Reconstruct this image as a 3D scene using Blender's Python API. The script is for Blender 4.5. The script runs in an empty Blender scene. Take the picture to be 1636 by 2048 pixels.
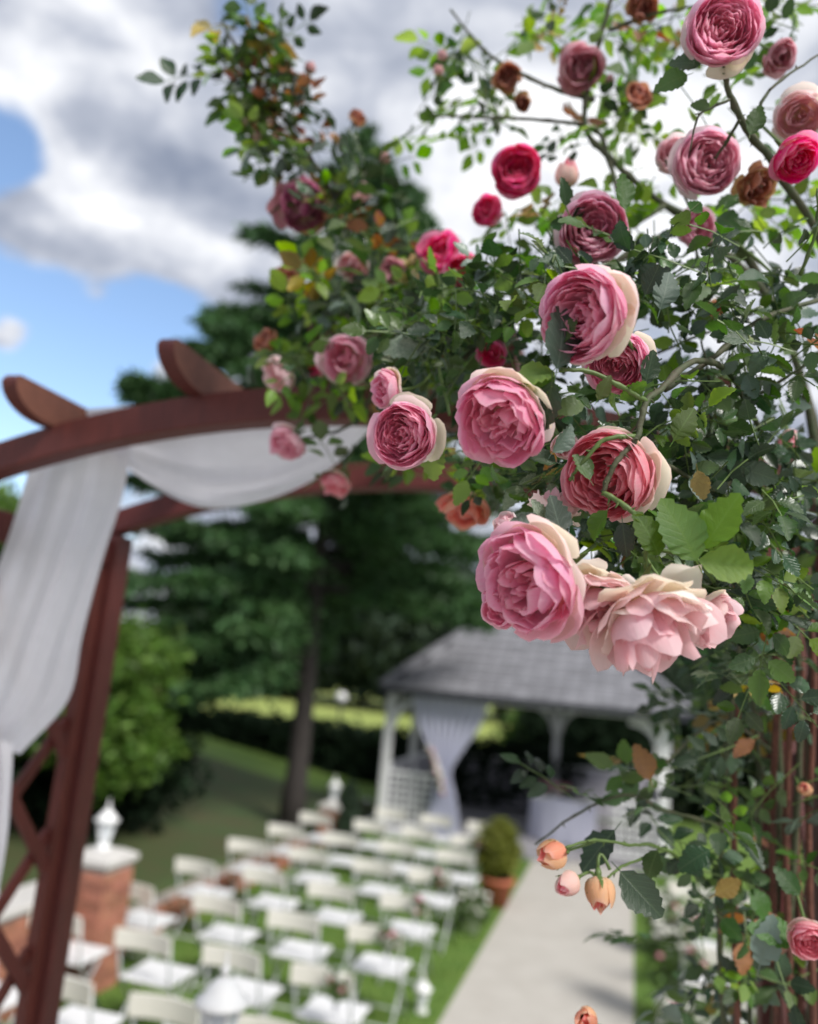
import bpy, math, random
import numpy as np
from mathutils import Vector, Matrix
R = math.radians
random.seed(7); rng = np.random.default_rng(7)
SC = bpy.context.scene
COL = SC.collection

# ------------------------------------------------------------------ camera
H = 3.0                                   # eye height above the lawn (the eye is 1.65 m above the terrace)
FPX, CX, CY = 1607.0, 818.0, 1024.0
PITCH, ROLL, YAW = R(11.0), R(5.15), R(16.2)
EYE = np.array([0.0, 0.0, H])
f_ = np.array([0, math.cos(PITCH), math.sin(PITCH)]); r0 = np.array([1.0, 0, 0]); u0 = np.cross(r0, f_)
cr, sr = math.cos(ROLL), math.sin(ROLL)
r_ = cr * r0 + sr * u0; u_ = -sr * r0 + cr * u0
cam = bpy.data.cameras.new('camera'); camo = bpy.data.objects.new('camera', cam); COL.objects.link(camo)
camo.matrix_world = Matrix(((r_[0], u_[0], -f_[0], 0), (r_[1], u_[1], -f_[1], 0), (r_[2], u_[2], -f_[2], H), (0, 0, 0, 1)))
cam.sensor_fit = 'VERTICAL'; cam.sensor_height = 36.0; cam.lens = 36.0 * FPX / 2048
cam.clip_start = 0.05; cam.clip_end = 2000
cam.dof.use_dof = True; cam.dof.focus_distance = 0.90; cam.dof.aperture_fstop = 2.0; cam.dof.aperture_blades = 0
SC.camera = camo

def at(px, py, d):                        # point seen at a photo pixel, d metres ahead
    return EYE + d * (f_ + (px - CX) / FPX * r_ - (py - CY) / FPX * u_)
def dirpix(px, py):
    v = at(px, py, 1.0) - EYE; return v / np.linalg.norm(v)
A_ = np.array([math.sin(YAW), math.cos(YAW), 0]); C_ = np.array([math.cos(YAW), -math.sin(YAW), 0])
def W(t, s, z): return t * C_ + s * A_ + np.array([0, 0, z])     # t across the aisle, s along it
def onz(px, py, z):
    d = at(px, py, 1.0) - EYE; return EYE + d * ((z - H) / d[2])
def ts(P): return float(np.dot(P, C_)), float(np.dot(P, A_))

# ------------------------------------------------------------------ world and sun
SUN_EL, SUN_AZ = R(44), R(140)             # azimuth from +Y towards +X
wd = bpy.data.worlds.new('World'); SC.world = wd; wd.use_nodes = True
nt = wd.node_tree; nt.nodes.clear()
def N(nt, typ, **kw):
    n = nt.nodes.new(typ)
    for k, v in kw.items():
        if k.startswith('i_'):
            key = k[2:]; n.inputs[int(key) if key.isdigit() else key].default_value = v
        else: setattr(n, k, v)
    return n
def Lk(nt, a, b): nt.links.new(a, b)
def math_(nt, op, a, b=None, clamp=False):
    n = N(nt, 'ShaderNodeMath', operation=op, use_clamp=clamp)
    for i, x in enumerate((a, b)):
        if x is None: continue
        if isinstance(x, (int, float)): n.inputs[i].default_value = x
        else: Lk(nt, x, n.inputs[i])
    return n.outputs[0]
sky = N(nt, 'ShaderNodeTexSky', sky_type='NISHITA', sun_disc=False, sun_elevation=SUN_EL, sun_rotation=SUN_AZ)
sky.air_density = 1.0; sky.dust_density = 0.6; sky.ozone_density = 1.5
tc = N(nt, 'ShaderNodeTexCoord')
sep = N(nt, 'ShaderNodeSeparateXYZ'); Lk(nt, tc.outputs['Generated'], sep.inputs[0])
zz = math_(nt, 'MAXIMUM', math_(nt, 'ADD', sep.outputs[2], 0.22), 0.05)
cmb = N(nt, 'ShaderNodeCombineXYZ')
Lk(nt, math_(nt, 'DIVIDE', sep.outputs[0], zz), cmb.inputs[0]); Lk(nt, math_(nt, 'DIVIDE', sep.outputs[1], zz), cmb.inputs[1])
n1 = N(nt, 'ShaderNodeTexNoise', i_Scale=3.4, i_Detail=9.0, i_Roughness=0.6, i_Distortion=0.3); Lk(nt, cmb.outputs[0], n1.inputs['Vector'])
mp = N(nt, 'ShaderNodeMapping'); mp.inputs['Location'].default_value = (3.1, 1.7, 0.4); Lk(nt, cmb.outputs[0], mp.inputs['Vector'])
n2 = N(nt, 'ShaderNodeTexNoise', i_Scale=4.6, i_Detail=7.0, i_Roughness=0.55, i_Distortion=0.2); Lk(nt, mp.outputs[0], n2.inputs['Vector'])
def blob(px, py, rad, amp):
    d = dirpix(px, py)
    vm = N(nt, 'ShaderNodeVectorMath', operation='DISTANCE'); Lk(nt, tc.outputs['Generated'], vm.inputs[0]); vm.inputs[1].default_value = d
    q = math_(nt, 'DIVIDE', vm.outputs['Value'], rad / FPX)
    e = math_(nt, 'POWER', 2.718, math_(nt, 'MULTIPLY', math_(nt, 'MULTIPLY', q, q), -1.0))
    return math_(nt, 'MULTIPLY', e, amp)
def total(base, blobs):
    x = base
    for b in blobs: x = math_(nt, 'ADD', x, blob(*b))
    return x
# openings of blue between the clouds
cover = total(math_(nt, 'MULTIPLY', math_(nt, 'SUBTRACT', n1.outputs['Fac'], 0.5), 2.6),
              [(30, 325, 95, -1.5), (100, 720, 170, -1.35), (330, 680, 150, -1.1), (20, 610, 80, -.9), (480, 25, 60, -.9), (230, 90, 90, -.45), (60, 800, 200, -.7),
               (300, 600, 110, -.8), (60, 440, 70, .9), (170, 450, 110, 1.0), (300, 490, 100, 1.0), (430, 510, 90, 1.1), (300, 300, 160, .4), (200, 240, 90, .4), (20, 665, 55, 2.2), (190, 600, 30, .9), (225, 650, 26, .7), (330, 740, 50, 1.7), (170, 760, 40, .9), (700, 300, 300, .4)])
mask = N(nt, 'ShaderNodeMapRange', interpolation_type='SMOOTHSTEP'); Lk(nt, cover, mask.inputs['Value'])
mask.inputs['From Min'].default_value = -0.78; mask.inputs['From Max'].default_value = -0.12
bright = total(math_(nt, 'ADD', math_(nt, 'MULTIPLY', math_(nt, 'SUBTRACT', n2.outputs['Fac'], 0.5), 4.2), math_(nt, 'MULTIPLY', math_(nt, 'SUBTRACT', n1.outputs['Fac'], 0.5), 0.6)),
               [(60, 110, 110, .6), (280, 190, 90, .35), (150, 400, 70, .5), (260, 440, 90, .4), (70, 470, 60, .3), (420, 510, 90, .5), (900, 350, 190, .4), (1250, 380, 300, .5), (1150, 150, 200, .3),
                (340, 320, 100, -.6), (700, 70, 150, -.45), (640, 250, 110, -.3), (420, 200, 80, -.3), (150, 250, 60, -.4), (180, 500, 60, -.4), (830, 480, 110, -.2)])
cr_ = N(nt, 'ShaderNodeValToRGB'); Lk(nt, math_(nt, 'ADD', math_(nt, 'MULTIPLY', bright, 0.5), 0.45), cr_.inputs[0])
cr_.color_ramp.elements[0].position = 0.1; cr_.color_ramp.elements[0].color = (0.19, 0.22, 0.29, 1)
cr_.color_ramp.elements[1].position = 0.95; cr_.color_ramp.elements[1].color = (0.80, 0.805, 0.82, 1)
e = cr_.color_ramp.elements.new(0.45); e.color = (0.36, 0.385, 0.45, 1)
bg1 = N(nt, 'ShaderNodeBackground'); bg1.inputs['Strength'].default_value = 0.15; Lk(nt, sky.outputs[0], bg1.inputs['Color'])
bg2 = N(nt, 'ShaderNodeBackground'); bg2.inputs['Strength'].default_value = 1.0; Lk(nt, cr_.outputs[0], bg2.inputs['Color'])
mx = N(nt, 'ShaderNodeMixShader'); Lk(nt, mask.outputs[0], mx.inputs[0]); Lk(nt, bg1.outputs[0], mx.inputs[1]); Lk(nt, bg2.outputs[0], mx.inputs[2])
wo = N(nt, 'ShaderNodeOutputWorld'); Lk(nt, mx.outputs[0], wo.inputs['Surface'])
sl = bpy.data.lights.new('sun', 'SUN'); sl.energy = 3.0; sl.angle = R(20); sl.color = (1, 0.965, 0.92)
so = bpy.data.objects.new('sun', sl); COL.objects.link(so)
sd = Vector((math.sin(SUN_AZ) * math.cos(SUN_EL), math.cos(SUN_AZ) * math.cos(SUN_EL), math.sin(SUN_EL)))
so.rotation_euler = sd.to_track_quat('Z', 'Y').to_euler(); so.location = (20, 10, 30)
SC.view_settings.view_transform = 'Standard'; SC.view_settings.look = 'None'
SC.view_settings.exposure = 0.62; SC.view_settings.gamma = 1.0; SC.view_settings.use_curve_mapping = False
SC.render.engine = 'CYCLES'
SC.cycles.max_bounces = 12; SC.cycles.diffuse_bounces = 8; SC.cycles.transmission_bounces = 8; SC.cycles.transparent_max_bounces = 8

# ------------------------------------------------------------------ materials
def mat(name, col, rough=0.6, var=0.15, scale=20.0, spec=0.4, trans=0.0, tcol=None, bump=0.0, bscale=60.0, hue=None, rnd=0.0, stretch=None):
    m = bpy.data.materials.new(name); m.use_nodes = True
    t = m.node_tree; b = t.nodes['Principled BSDF']; o = t.nodes['Material Output']
    b.inputs['Roughness'].default_value = rough; b.inputs['Specular IOR Level'].default_value = spec
    co = N(t, 'ShaderNodeTexCoord'); vec = co.outputs['Object']
    if stretch:
        mpn = N(t, 'ShaderNodeMapping'); mpn.inputs['Scale'].default_value = stretch; Lk(t, vec, mpn.inputs['Vector']); vec = mpn.outputs[0]
    nz = N(t, 'ShaderNodeTexNoise', i_Scale=scale, i_Detail=5.0, i_Roughness=0.6); Lk(t, vec, nz.inputs['Vector'])
    c2 = hue or tuple(c * 0.5 for c in col)
    mixn = N(t, 'ShaderNodeMix', data_type='RGBA'); mixn.inputs['A'].default_value = (*col, 1); mixn.inputs['B'].default_value = (*c2, 1)
    mr = N(t, 'ShaderNodeMapRange'); Lk(t, nz.outputs['Fac'], mr.inputs['Value'])
    mr.inputs['From Min'].default_value = 0.3; mr.inputs['From Max'].default_value = 0.7; mr.inputs['To Max'].default_value = min(1, var * 2)
    Lk(t, mr.outputs[0], mixn.inputs['Factor'])
    out = mixn.outputs['Result']
    if rnd:
        oi = N(t, 'ShaderNodeObjectInfo'); ge = N(t, 'ShaderNodeNewGeometry')
        rr = math_(t, 'FRACT', math_(t, 'ADD', oi.outputs['Random'], ge.outputs['Random Per Island']))
        hs = N(t, 'ShaderNodeHueSaturation'); Lk(t, out, hs.inputs['Color'])
        Lk(t, math_(t, 'ADD', math_(t, 'MULTIPLY', rr, 2 * rnd), 1 - rnd), hs.inputs['Value'])
        r2 = math_(t, 'FRACT', math_(t, 'MULTIPLY', rr, 7.31))
        Lk(t, math_(t, 'ADD', math_(t, 'MULTIPLY', r2, 0.06 * rnd), 0.5 - 0.03 * rnd), hs.inputs['Hue'])
        out = hs.outputs['Color']
    Lk(t, out, b.inputs['Base Color'])
    if bump:
        nb = N(t, 'ShaderNodeTexNoise', i_Scale=bscale, i_Detail=4.0); Lk(t, vec, nb.inputs['Vector'])
        bp = N(t, 'ShaderNodeBump', i_Strength=bump, i_Distance=0.01); Lk(t, nb.outputs['Fac'], bp.inputs['Height']); Lk(t, bp.outputs[0], b.inputs['Normal'])
    if trans:
        tr = N(t, 'ShaderNodeBsdfTranslucent'); ms = N(t, 'ShaderNodeMixShader', i_0=trans)
        if tcol:
            mc = N(t, 'ShaderNodeMix', data_type='RGBA', blend_type='MULTIPLY'); mc.inputs['Factor'].default_value = 1
            Lk(t, out, mc.inputs['A']); mc.inputs['B'].default_value = (*tcol, 1); Lk(t, mc.outputs['Result'], tr.inputs['Color'])
        else: Lk(t, out, tr.inputs['Color'])
        Lk(t, b.outputs[0], ms.inputs[1]); Lk(t, tr.outputs[0], ms.inputs[2]); Lk(t, ms.outputs[0], o.inputs['Surface'])
    return m
def leaf_mat(name, col, vein, trans=0.35, tboost=(2.2, 2.2, 1.2), rough=0.38, spots=None):
    m = bpy.data.materials.new(name); m.use_nodes = True
    t = m.node_tree; b = t.nodes['Principled BSDF']; o = t.nodes['Material Output']
    b.inputs['Roughness'].default_value = rough; b.inputs['Specular IOR Level'].default_value = 0.55
    uv = N(t, 'ShaderNodeUVMap'); s = N(t, 'ShaderNodeSeparateXYZ'); Lk(t, uv.outputs[0], s.inputs[0])
    ax = math_(t, 'ABSOLUTE', s.outputs[0])
    # side veins run obliquely from the midrib
    w = math_(t, 'SINE', math_(t, 'MULTIPLY', math_(t, 'SUBTRACT', s.outputs[1], math_(t, 'MULTIPLY', ax, 0.35)), 46.0))
    side = math_(t, 'MULTIPLY', math_(t, 'POWER', math_(t, 'MAXIMUM', w, 0.0), 8.0), 0.5)
    mid = math_(t, 'LESS_THAN', ax, 0.045)
    v = math_(t, 'MAXIMUM', side, mid)
    oi = N(t, 'ShaderNodeObjectInfo'); ge = N(t, 'ShaderNodeNewGeometry')
    rr = math_(t, 'FRACT', math_(t, 'ADD', oi.outputs['Random'], ge.outputs['Random Per Island']))
    hs = N(t, 'ShaderNodeHueSaturation'); hs.inputs['Color'].default_value = (*col, 1)
    Lk(t, math_(t, 'ADD', math_(t, 'MULTIPLY', rr, 1.0), 0.5), hs.inputs['Value'])
    r2 = math_(t, 'FRACT', math_(t, 'MULTIPLY', rr, 7.31)); Lk(t, math_(t, 'ADD', math_(t, 'MULTIPLY', r2, 0.05), 0.475), hs.inputs['Hue'])
    r3 = math_(t, 'FRACT', math_(t, 'MULTIPLY', rr, 13.7)); Lk(t, math_(t, 'ADD', math_(t, 'MULTIPLY', r3, 0.45), 0.74), hs.inputs['Saturation'])
    base = hs.outputs['Color']
    geo = N(t, 'ShaderNodeTexCoord'); nz = N(t, 'ShaderNodeTexNoise', i_Scale=70.0, i_Detail=3.0); Lk(t, geo.outputs['Object'], nz.inputs['Vector'])
    if spots:
        sp = N(t, 'ShaderNodeMapRange'); Lk(t, nz.outputs['Fac'], sp.inputs['Value']); sp.inputs['From Min'].default_value = .52; sp.inputs['From Max'].default_value = .62
        ms = N(t, 'ShaderNodeMix', data_type='RGBA'); Lk(t, sp.outputs[0], ms.inputs['Factor']); Lk(t, base, ms.inputs['A']); ms.inputs['B'].default_value = (*spots, 1); base = ms.outputs['Result']
    mv = N(t, 'ShaderNodeMix', data_type='RGBA'); Lk(t, math_(t, 'MULTIPLY', v, 0.55), mv.inputs['Factor']); Lk(t, base, mv.inputs['A']); mv.inputs['B'].default_value = (*vein, 1)
    # the underside of a rose leaf is paler and matt
    mb = N(t, 'ShaderNodeMix', data_type='RGBA'); Lk(t, mv.outputs['Result'], mb.inputs['A']); Lk(t, mv.outputs['Result'], mb.inputs['B'])
    Lk(t, mv.outputs['Result'], b.inputs['Base Color'])
    bp = N(t, 'ShaderNodeBump', i_Strength=0.35, i_Distance=0.002); Lk(t, math_(t, 'SUBTRACT', nz.outputs['Fac'], v), bp.inputs['Height']); Lk(t, bp.outputs[0], b.inputs['Normal'])
    tr = N(t, 'ShaderNodeBsdfTranslucent'); mc = N(t, 'ShaderNodeMix', data_type='RGBA', blend_type='MULTIPLY'); mc.inputs['Factor'].default_value = 1
    Lk(t, base, mc.inputs['A']); mc.inputs['B'].default_value = (*tboost, 1); Lk(t, mc.outputs['Result'], tr.inputs['Color'])
    mx = N(t, 'ShaderNodeMixShader', i_0=trans); Lk(t, b.outputs[0], mx.inputs[1]); Lk(t, tr.outputs[0], mx.inputs[2]); Lk(t, mx.outputs[0], o.inputs['Surface'])
    return m
def petal_mat(name, trans=0.58):
    m = bpy.data.materials.new(name); m.use_nodes = True
    t = m.node_tree; b = t.nodes['Principled BSDF']; o = t.nodes['Material Output']
    b.inputs['Roughness'].default_value = 0.5; b.inputs['Specular IOR Level'].default_value = 0.25
    uv = N(t, 'ShaderNodeUVMap'); s = N(t, 'ShaderNodeSeparateXYZ'); Lk(t, uv.outputs[0], s.inputs[0])
    oi = N(t, 'ShaderNodeObjectInfo')
    # cream at the petal's foot, its own tint towards the lip
    mr = N(t, 'ShaderNodeMapRange', interpolation_type='SMOOTHSTEP'); Lk(t, s.outputs[1], mr.inputs['Value']); mr.inputs['From Min'].default_value = 0.0; mr.inputs['From Max'].default_value = 0.6
    cb = N(t, 'ShaderNodeMix', data_type='RGBA'); Lk(t, mr.outputs[0], cb.inputs['Factor']); cb.inputs['A'].default_value = (0.90, 0.80, 0.62, 1); Lk(t, oi.outputs['Color'], cb.inputs['B'])
    geo = N(t, 'ShaderNodeTexCoord')
    mpn = N(t, 'ShaderNodeMapping'); mpn.inputs['Scale'].default_value = (26, 3, 1); Lk(t, uv.outputs[0], mpn.inputs['Vector'])
    nz = N(t, 'ShaderNodeTexNoise', i_Scale=1.0, i_Detail=4.0); Lk(t, mpn.outputs[0], nz.inputs['Vector'])
    nz2 = N(t, 'ShaderNodeTexNoise', i_Scale=60.0, i_Detail=3.0); Lk(t, geo.outputs['Object'], nz2.inputs['Vector'])
    lip = N(t, 'ShaderNodeMapRange', interpolation_type='SMOOTHSTEP'); Lk(t, s.outputs[1], lip.inputs['Value']); lip.inputs['From Min'].default_value = .86; lip.inputs['To Max'].default_value = .28
    cl = N(t, 'ShaderNodeMix', data_type='RGBA'); Lk(t, lip.outputs[0], cl.inputs['Factor']); Lk(t, cb.outputs['Result'], cl.inputs['A']); cl.inputs['B'].default_value = (.92, .72, .74, 1)
    hs = N(t, 'ShaderNodeHueSaturation'); Lk(t, cl.outputs['Result'], hs.inputs['Color'])
    Lk(t, math_(t, 'ADD', math_(t, 'MULTIPLY', math_(t, 'ADD', nz.outputs['Fac'], nz2.outputs['Fac']), 0.45), 0.70), hs.inputs['Saturation'])
    hs.inputs['Value'].default_value = 1.0
    # a few lips are browned by rain and age
    ed = N(t, 'ShaderNodeMapRange', interpolation_type='SMOOTHSTEP'); Lk(t, math_(t, 'ADD', s.outputs[1], math_(t, 'MULTIPLY', math_(t, 'SUBTRACT', nz2.outputs['Fac'], .5), .35)), ed.inputs['Value'])
    ed.inputs['From Min'].default_value = .97; ed.inputs['From Max'].default_value = 1.08
    br = N(t, 'ShaderNodeMix', data_type='RGBA'); Lk(t, math_(t, 'MULTIPLY', ed.outputs[0], math_(t, 'GREATER_THAN', oi.outputs['Random'], .6)), br.inputs['Factor'])
    Lk(t, hs.outputs['Color'], br.inputs['A']); br.inputs['B'].default_value = (.50, .28, .14, 1)
    Lk(t, br.outputs['Result'], b.inputs['Base Color'])
    bp = N(t, 'ShaderNodeBump', i_Strength=0.3, i_Distance=0.002); Lk(t, nz.outputs['Fac'], bp.inputs['Height']); Lk(t, bp.outputs[0], b.inputs['Normal'])
    tr = N(t, 'ShaderNodeBsdfTranslucent'); Lk(t, br.outputs['Result'], tr.inputs['Color'])
    mx = N(t, 'ShaderNodeMixShader', i_0=trans); Lk(t, b.outputs[0], mx.inputs[1]); Lk(t, tr.outputs[0], mx.inputs[2]); Lk(t, mx.outputs[0], o.inputs['Surface'])
    return m
M = {}
M['petal'] = petal_mat('rose petal')
M['dark'] = leaf_mat('dark rose leaf', (0.026, 0.058, 0.024), (0.08, 0.12, 0.06), 0.2, rough=.27)
M['mid'] = leaf_mat('green rose leaf', (0.050, 0.104, 0.022), (0.12, 0.18, 0.06), 0.32, rough=.3)
M['bright'] = leaf_mat('bright rose leaf', (0.11, 0.215, 0.022), (0.16, 0.28, 0.06), 0.55, (2.5, 2.3, 1.0), 0.42)
M['blue'] = leaf_mat('bluish rose leaf', (0.085, 0.13, 0.10), (0.14, 0.19, 0.14), 0.18, rough=0.36)
M['pale'] = leaf_mat('mildewed rose leaf', (0.10, 0.15, 0.09), (0.3, 0.36, 0.28), 0.2, spots=(0.46, 0.52, 0.44))
M['yellow'] = leaf_mat('yellowed rose leaf', (0.36, 0.26, 0.05), (0.4, 0.3, 0.08), 0.35, (1.2, 1.1, 1.0), spots=(0.2, 0.09, 0.02))
M['rust'] = leaf_mat('reddened rose leaf', (0.25, 0.085, 0.04), (0.3, 0.15, 0.05), 0.35, (1.4, 1.3, 1.2), spots=(0.42, 0.20, 0.03))
M['greenstem'] = mat('green stem', (0.11, 0.17, 0.045), 0.5, 0.3, 90)
M['cane'] = mat('brown cane', (0.075, 0.062, 0.038), 0.7, 0.5, 60, bump=0.4, hue=(0.05, 0.075, 0.03))
M['redcane'] = mat('old red brown cane', (0.15, 0.055, 0.035), 0.7, 0.5, 40, bump=0.4)
M['wood'] = mat('red brown stained timber', (0.118, 0.023, 0.018), 0.5, 0.5, 5, bump=0.35, bscale=18, stretch=(30, 30, 2.2), rnd=0.12)
M['rafterside'] = mat('paler timber', (0.18, 0.07, 0.045), 0.65, 0.3, 30)
M['cloth'] = mat('sheer white fabric', (0.86, 0.86, 0.91), 0.75, 0.05, 30, trans=0.45, spec=0.2)
M['curtain'] = mat('white voile curtain', (0.76, 0.77, 0.90), 0.8, 0.05, 30, trans=0.4, spec=0.2)
M['white'] = mat('white painted metal', (0.80, 0.80, 0.79), 0.45, 0.08, 12)
M['whitewood'] = mat('white painted timber', (0.80, 0.80, 0.80), 0.5, 0.1, 9, rnd=0.05)
M['seat'] = mat('white chair seat', (0.72, 0.72, 0.72), 0.5, 0.06, 8)
M['back'] = mat('cream chair back', (0.80, 0.77, 0.70), 0.5, 0.08, 10)
M['leg'] = mat('pale grey chair tube', (0.52, 0.54, 0.55), 0.35, 0.1, 10)
M['brick'] = mat('orange red brick', (0.40, 0.165, 0.10), 0.85, 0.4, 12, bump=0.5, hue=(0.26, 0.12, 0.085), rnd=0.22)
M['mortar'] = mat('grey mortar', (0.38, 0.34, 0.30), 0.9, 0.25, 30, bump=0.4)
M['stone'] = mat('pale capping stone', (0.58, 0.56, 0.53), 0.8, 0.2, 14, bump=0.3)
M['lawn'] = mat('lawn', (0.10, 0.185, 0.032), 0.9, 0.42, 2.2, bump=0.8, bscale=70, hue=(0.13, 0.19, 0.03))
M['bank'] = mat('shaded grass bank', (0.044, 0.082, 0.022), 0.95, 0.45, 1.6, bump=0.8, bscale=60, hue=(0.07, 0.062, 0.025))  # the bank's shade is put into this darker grass colour
M['meadow'] = mat('sunlit meadow', (0.30, 0.34, 0.09), 0.95, 0.3, 0.15, hue=(0.24, 0.33, 0.07))  # lighter yellow green stands in for sun falling on the far meadow
M['grass'] = mat('grass blades', (0.11, 0.22, 0.035), 0.6, 0.2, 3, trans=0.3, rnd=0.3)
M['aisle'] = mat('cream aisle carpet', (0.47, 0.445, 0.40), 0.95, 0.25, 3.0, bump=0.35, bscale=160, hue=(0.34, 0.31, 0.27))
M['paving'] = mat('terrace paving', (0.56, 0.53, 0.48), 0.85, 0.3, 3, bump=0.3)
M['needle'] = mat('spruce needles', (0.055, 0.125, 0.048), 0.6, 0.3, 1.2, trans=0.18, tcol=(1.6, 1.7, 1.0), rnd=0.45, hue=(0.065, 0.135, 0.035))
M['bluefir'] = mat('far dark foliage', (0.030, 0.055, 0.028), 0.7, 0.3, 0.8, trans=0.15, rnd=0.4)
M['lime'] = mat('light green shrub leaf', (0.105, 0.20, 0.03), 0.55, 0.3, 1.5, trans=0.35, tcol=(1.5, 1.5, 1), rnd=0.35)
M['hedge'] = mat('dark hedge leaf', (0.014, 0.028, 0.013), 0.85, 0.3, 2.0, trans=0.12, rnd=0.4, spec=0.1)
M['topiary'] = mat('golden conifer leaf', (0.17, 0.19, 0.02), 0.6, 0.3, 8, trans=0.2, rnd=0.4)
M['bark'] = mat('grey brown bark', (0.055, 0.046, 0.042), 0.9, 0.5, 6, bump=0.8, bscale=14, stretch=(3, 3, .6))
M['tile'] = mat('grey roof tile', (0.235, 0.235, 0.255), 0.6, 0.25, 5, rnd=0.16, bump=0.2)
M['fascia'] = mat('dark fascia', (0.035, 0.037, 0.048), 0.5, 0.1, 10)
M['floor'] = mat('grey decking', (0.32, 0.31, 0.33), 0.8, 0.2, 8)
M['panel'] = mat('grey painted panel', (0.46, 0.45, 0.50), 0.7, 0.1, 8)
M['terracotta'] = mat('terracotta', (0.42, 0.12, 0.065), 0.8, 0.25, 10, rnd=0.1)
M['soil'] = mat('soil', (0.05, 0.035, 0.025), 0.95, 0.3, 30)
M['glass'] = mat('frosted lantern pane', (0.62, 0.66, 0.70), 0.15, 0.05, 8, spec=0.6)
M['bloomwhite'] = mat('white blossom', (0.80, 0.79, 0.72), 0.6, 0.1, 20, trans=0.3, rnd=0.1)
M['bloompink'] = mat('pink blossom', (0.75, 0.34, 0.40), 0.6, 0.2, 20, trans=0.3, rnd=0.2)
M['candle'] = mat('cream candle wax', (0.75, 0.68, 0.52), 0.5, 0.05, 8)

# ------------------------------------------------------------------ mesh helpers
class MB:
    def __init__(s): s.v = []; s.f = []; s.uv = None; s.n = 0
    def add(s, v, f):
        v = np.asarray(v, float); s.v.append(v); s.f += [tuple(i + s.n for i in q) for q in f]; s.n += len(v)
    def box(s, c, size, ax=None, taper=1.0):
        x, y, z = [q / 2 for q in size]
        p = np.array([(-x, -y, -z), (x, -y, -z), (x, y, -z), (-x, y, -z), (-x * taper, -y * taper, z), (x * taper, -y * taper, z), (x * taper, y * taper, z), (-x * taper, y * taper, z)])
        if ax is not None: p = p @ np.array(ax)
        s.add(p + np.array(c), [(0, 3, 2, 1), (4, 5, 6, 7), (0, 1, 5, 4), (1, 2, 6, 5), (2, 3, 7, 6), (3, 0, 4, 7)])
    def bar(s, a, b, w, h, up=(0, 0, 1)):
        a = np.array(a, float); b = np.array(b, float); d = b - a; L = np.linalg.norm(d); d /= L
        side = np.cross(d, up); side /= np.linalg.norm(side); upn = np.cross(side, d)
        s.box((a + b) / 2, (L, w, h), np.array([d, side, upn]))
    def tube(s, pts, rad, n=6, cap=True):
        pts = np.asarray(pts, float); m = len(pts)
        rad = np.full(m, rad) if np.isscalar(rad) else np.asarray(rad)
        tg = np.gradient(pts, axis=0); tg /= np.linalg.norm(tg, axis=1)[:, None] + 1e-12
        ref = np.array([0.3, 0.2, 0.93]) if abs(tg[0][2]) < .9 else np.array([1., .1, 0])
        vs = []
        for i in range(m):
            a = np.cross(tg[i], ref); a /= np.linalg.norm(a) + 1e-12; b = np.cross(tg[i], a); ref = np.cross(a, tg[i])
            th = np.arange(n) * 2 * math.pi / n
            vs.append(pts[i] + rad[i] * (np.cos(th)[:, None] * a + np.sin(th)[:, None] * b))
        f = [(i * n + j, i * n + (j + 1) % n, (i + 1) * n + (j + 1) % n, (i + 1) * n + j) for i in range(m - 1) for j in range(n)]
        if cap: f += [tuple(range(n - 1, -1, -1)), tuple((m - 1) * n + j for j in range(n))]
        s.add(np.concatenate(vs), f)
    def lathe(s, prof, n=16, c=(0, 0, 0)):
        m = len(prof); th = np.arange(n) * 2 * math.pi / n
        v = np.concatenate([np.stack([r * np.cos(th), r * np.sin(th), np.full(n, z)], 1) for r, z in prof]) + np.array(c)
        f = [(i * n + j, i * n + (j + 1) % n, (i + 1) * n + (j + 1) % n, (i + 1) * n + j) for i in range(m - 1) for j in range(n)]
        f += [tuple(range(n - 1, -1, -1)), tuple((m - 1) * n + j for j in range(n))]
        s.add(v, f)
    def grid(s, P):
        P = np.asarray(P, float); a, b = P.shape[:2]
        s.add(P.reshape(-1, 3), [(i * b + j, i * b + j + 1, (i + 1) * b + j + 1, (i + 1) * b + j) for i in range(a - 1) for j in range(b - 1)])
    def mesh(s, name, m, smooth=False):
        me = bpy.data.meshes.new(name); me.from_pydata(np.concatenate(s.v).tolist(), [], s.f)
        if m is not None: me.materials.append(m if not isinstance(m, str) else M[m])
        if smooth: me.polygons.foreach_set('use_smooth', [True] * len(me.polygons))
        me.update(); return me
    def build(s, name, m, parent=None, smooth=False, bevel=0.0, loc=None):
        o = link(name, s.mesh(name, m, smooth), parent, loc)
        if bevel:
            b = o.modifiers.new('bevel', 'BEVEL'); b.width = bevel; b.segments = 2; b.limit_method = 'ANGLE'
        return o
def link(name, data, parent=None, loc=None):
    o = bpy.data.objects.new(name, data); COL.objects.link(o)
    if parent is not None: o.parent = parent
    if loc is not None: o.location = loc
    return o
def tag(o, label=None, cat=None, group=None, kind=None):
    if label: o['label'] = label
    if cat: o['category'] = cat
    if group: o['group'] = group
    if kind: o['kind'] = kind
    return o
def thing(name, label, cat, loc=(0, 0, 0), rz=0.0, group=None):
    o = link(name, None, None, Vector(loc)); o.rotation_euler = (0, 0, rz); o.empty_display_size = 0.05
    return tag(o, label, cat, group)
def kids(o): return [c for c in o.children]
def copy_tree(o, parent=None):
    c = o.copy(); COL.objects.link(c); c.parent = parent
    for ch in kids(o): copy_tree(ch, c)
    return c
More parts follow.
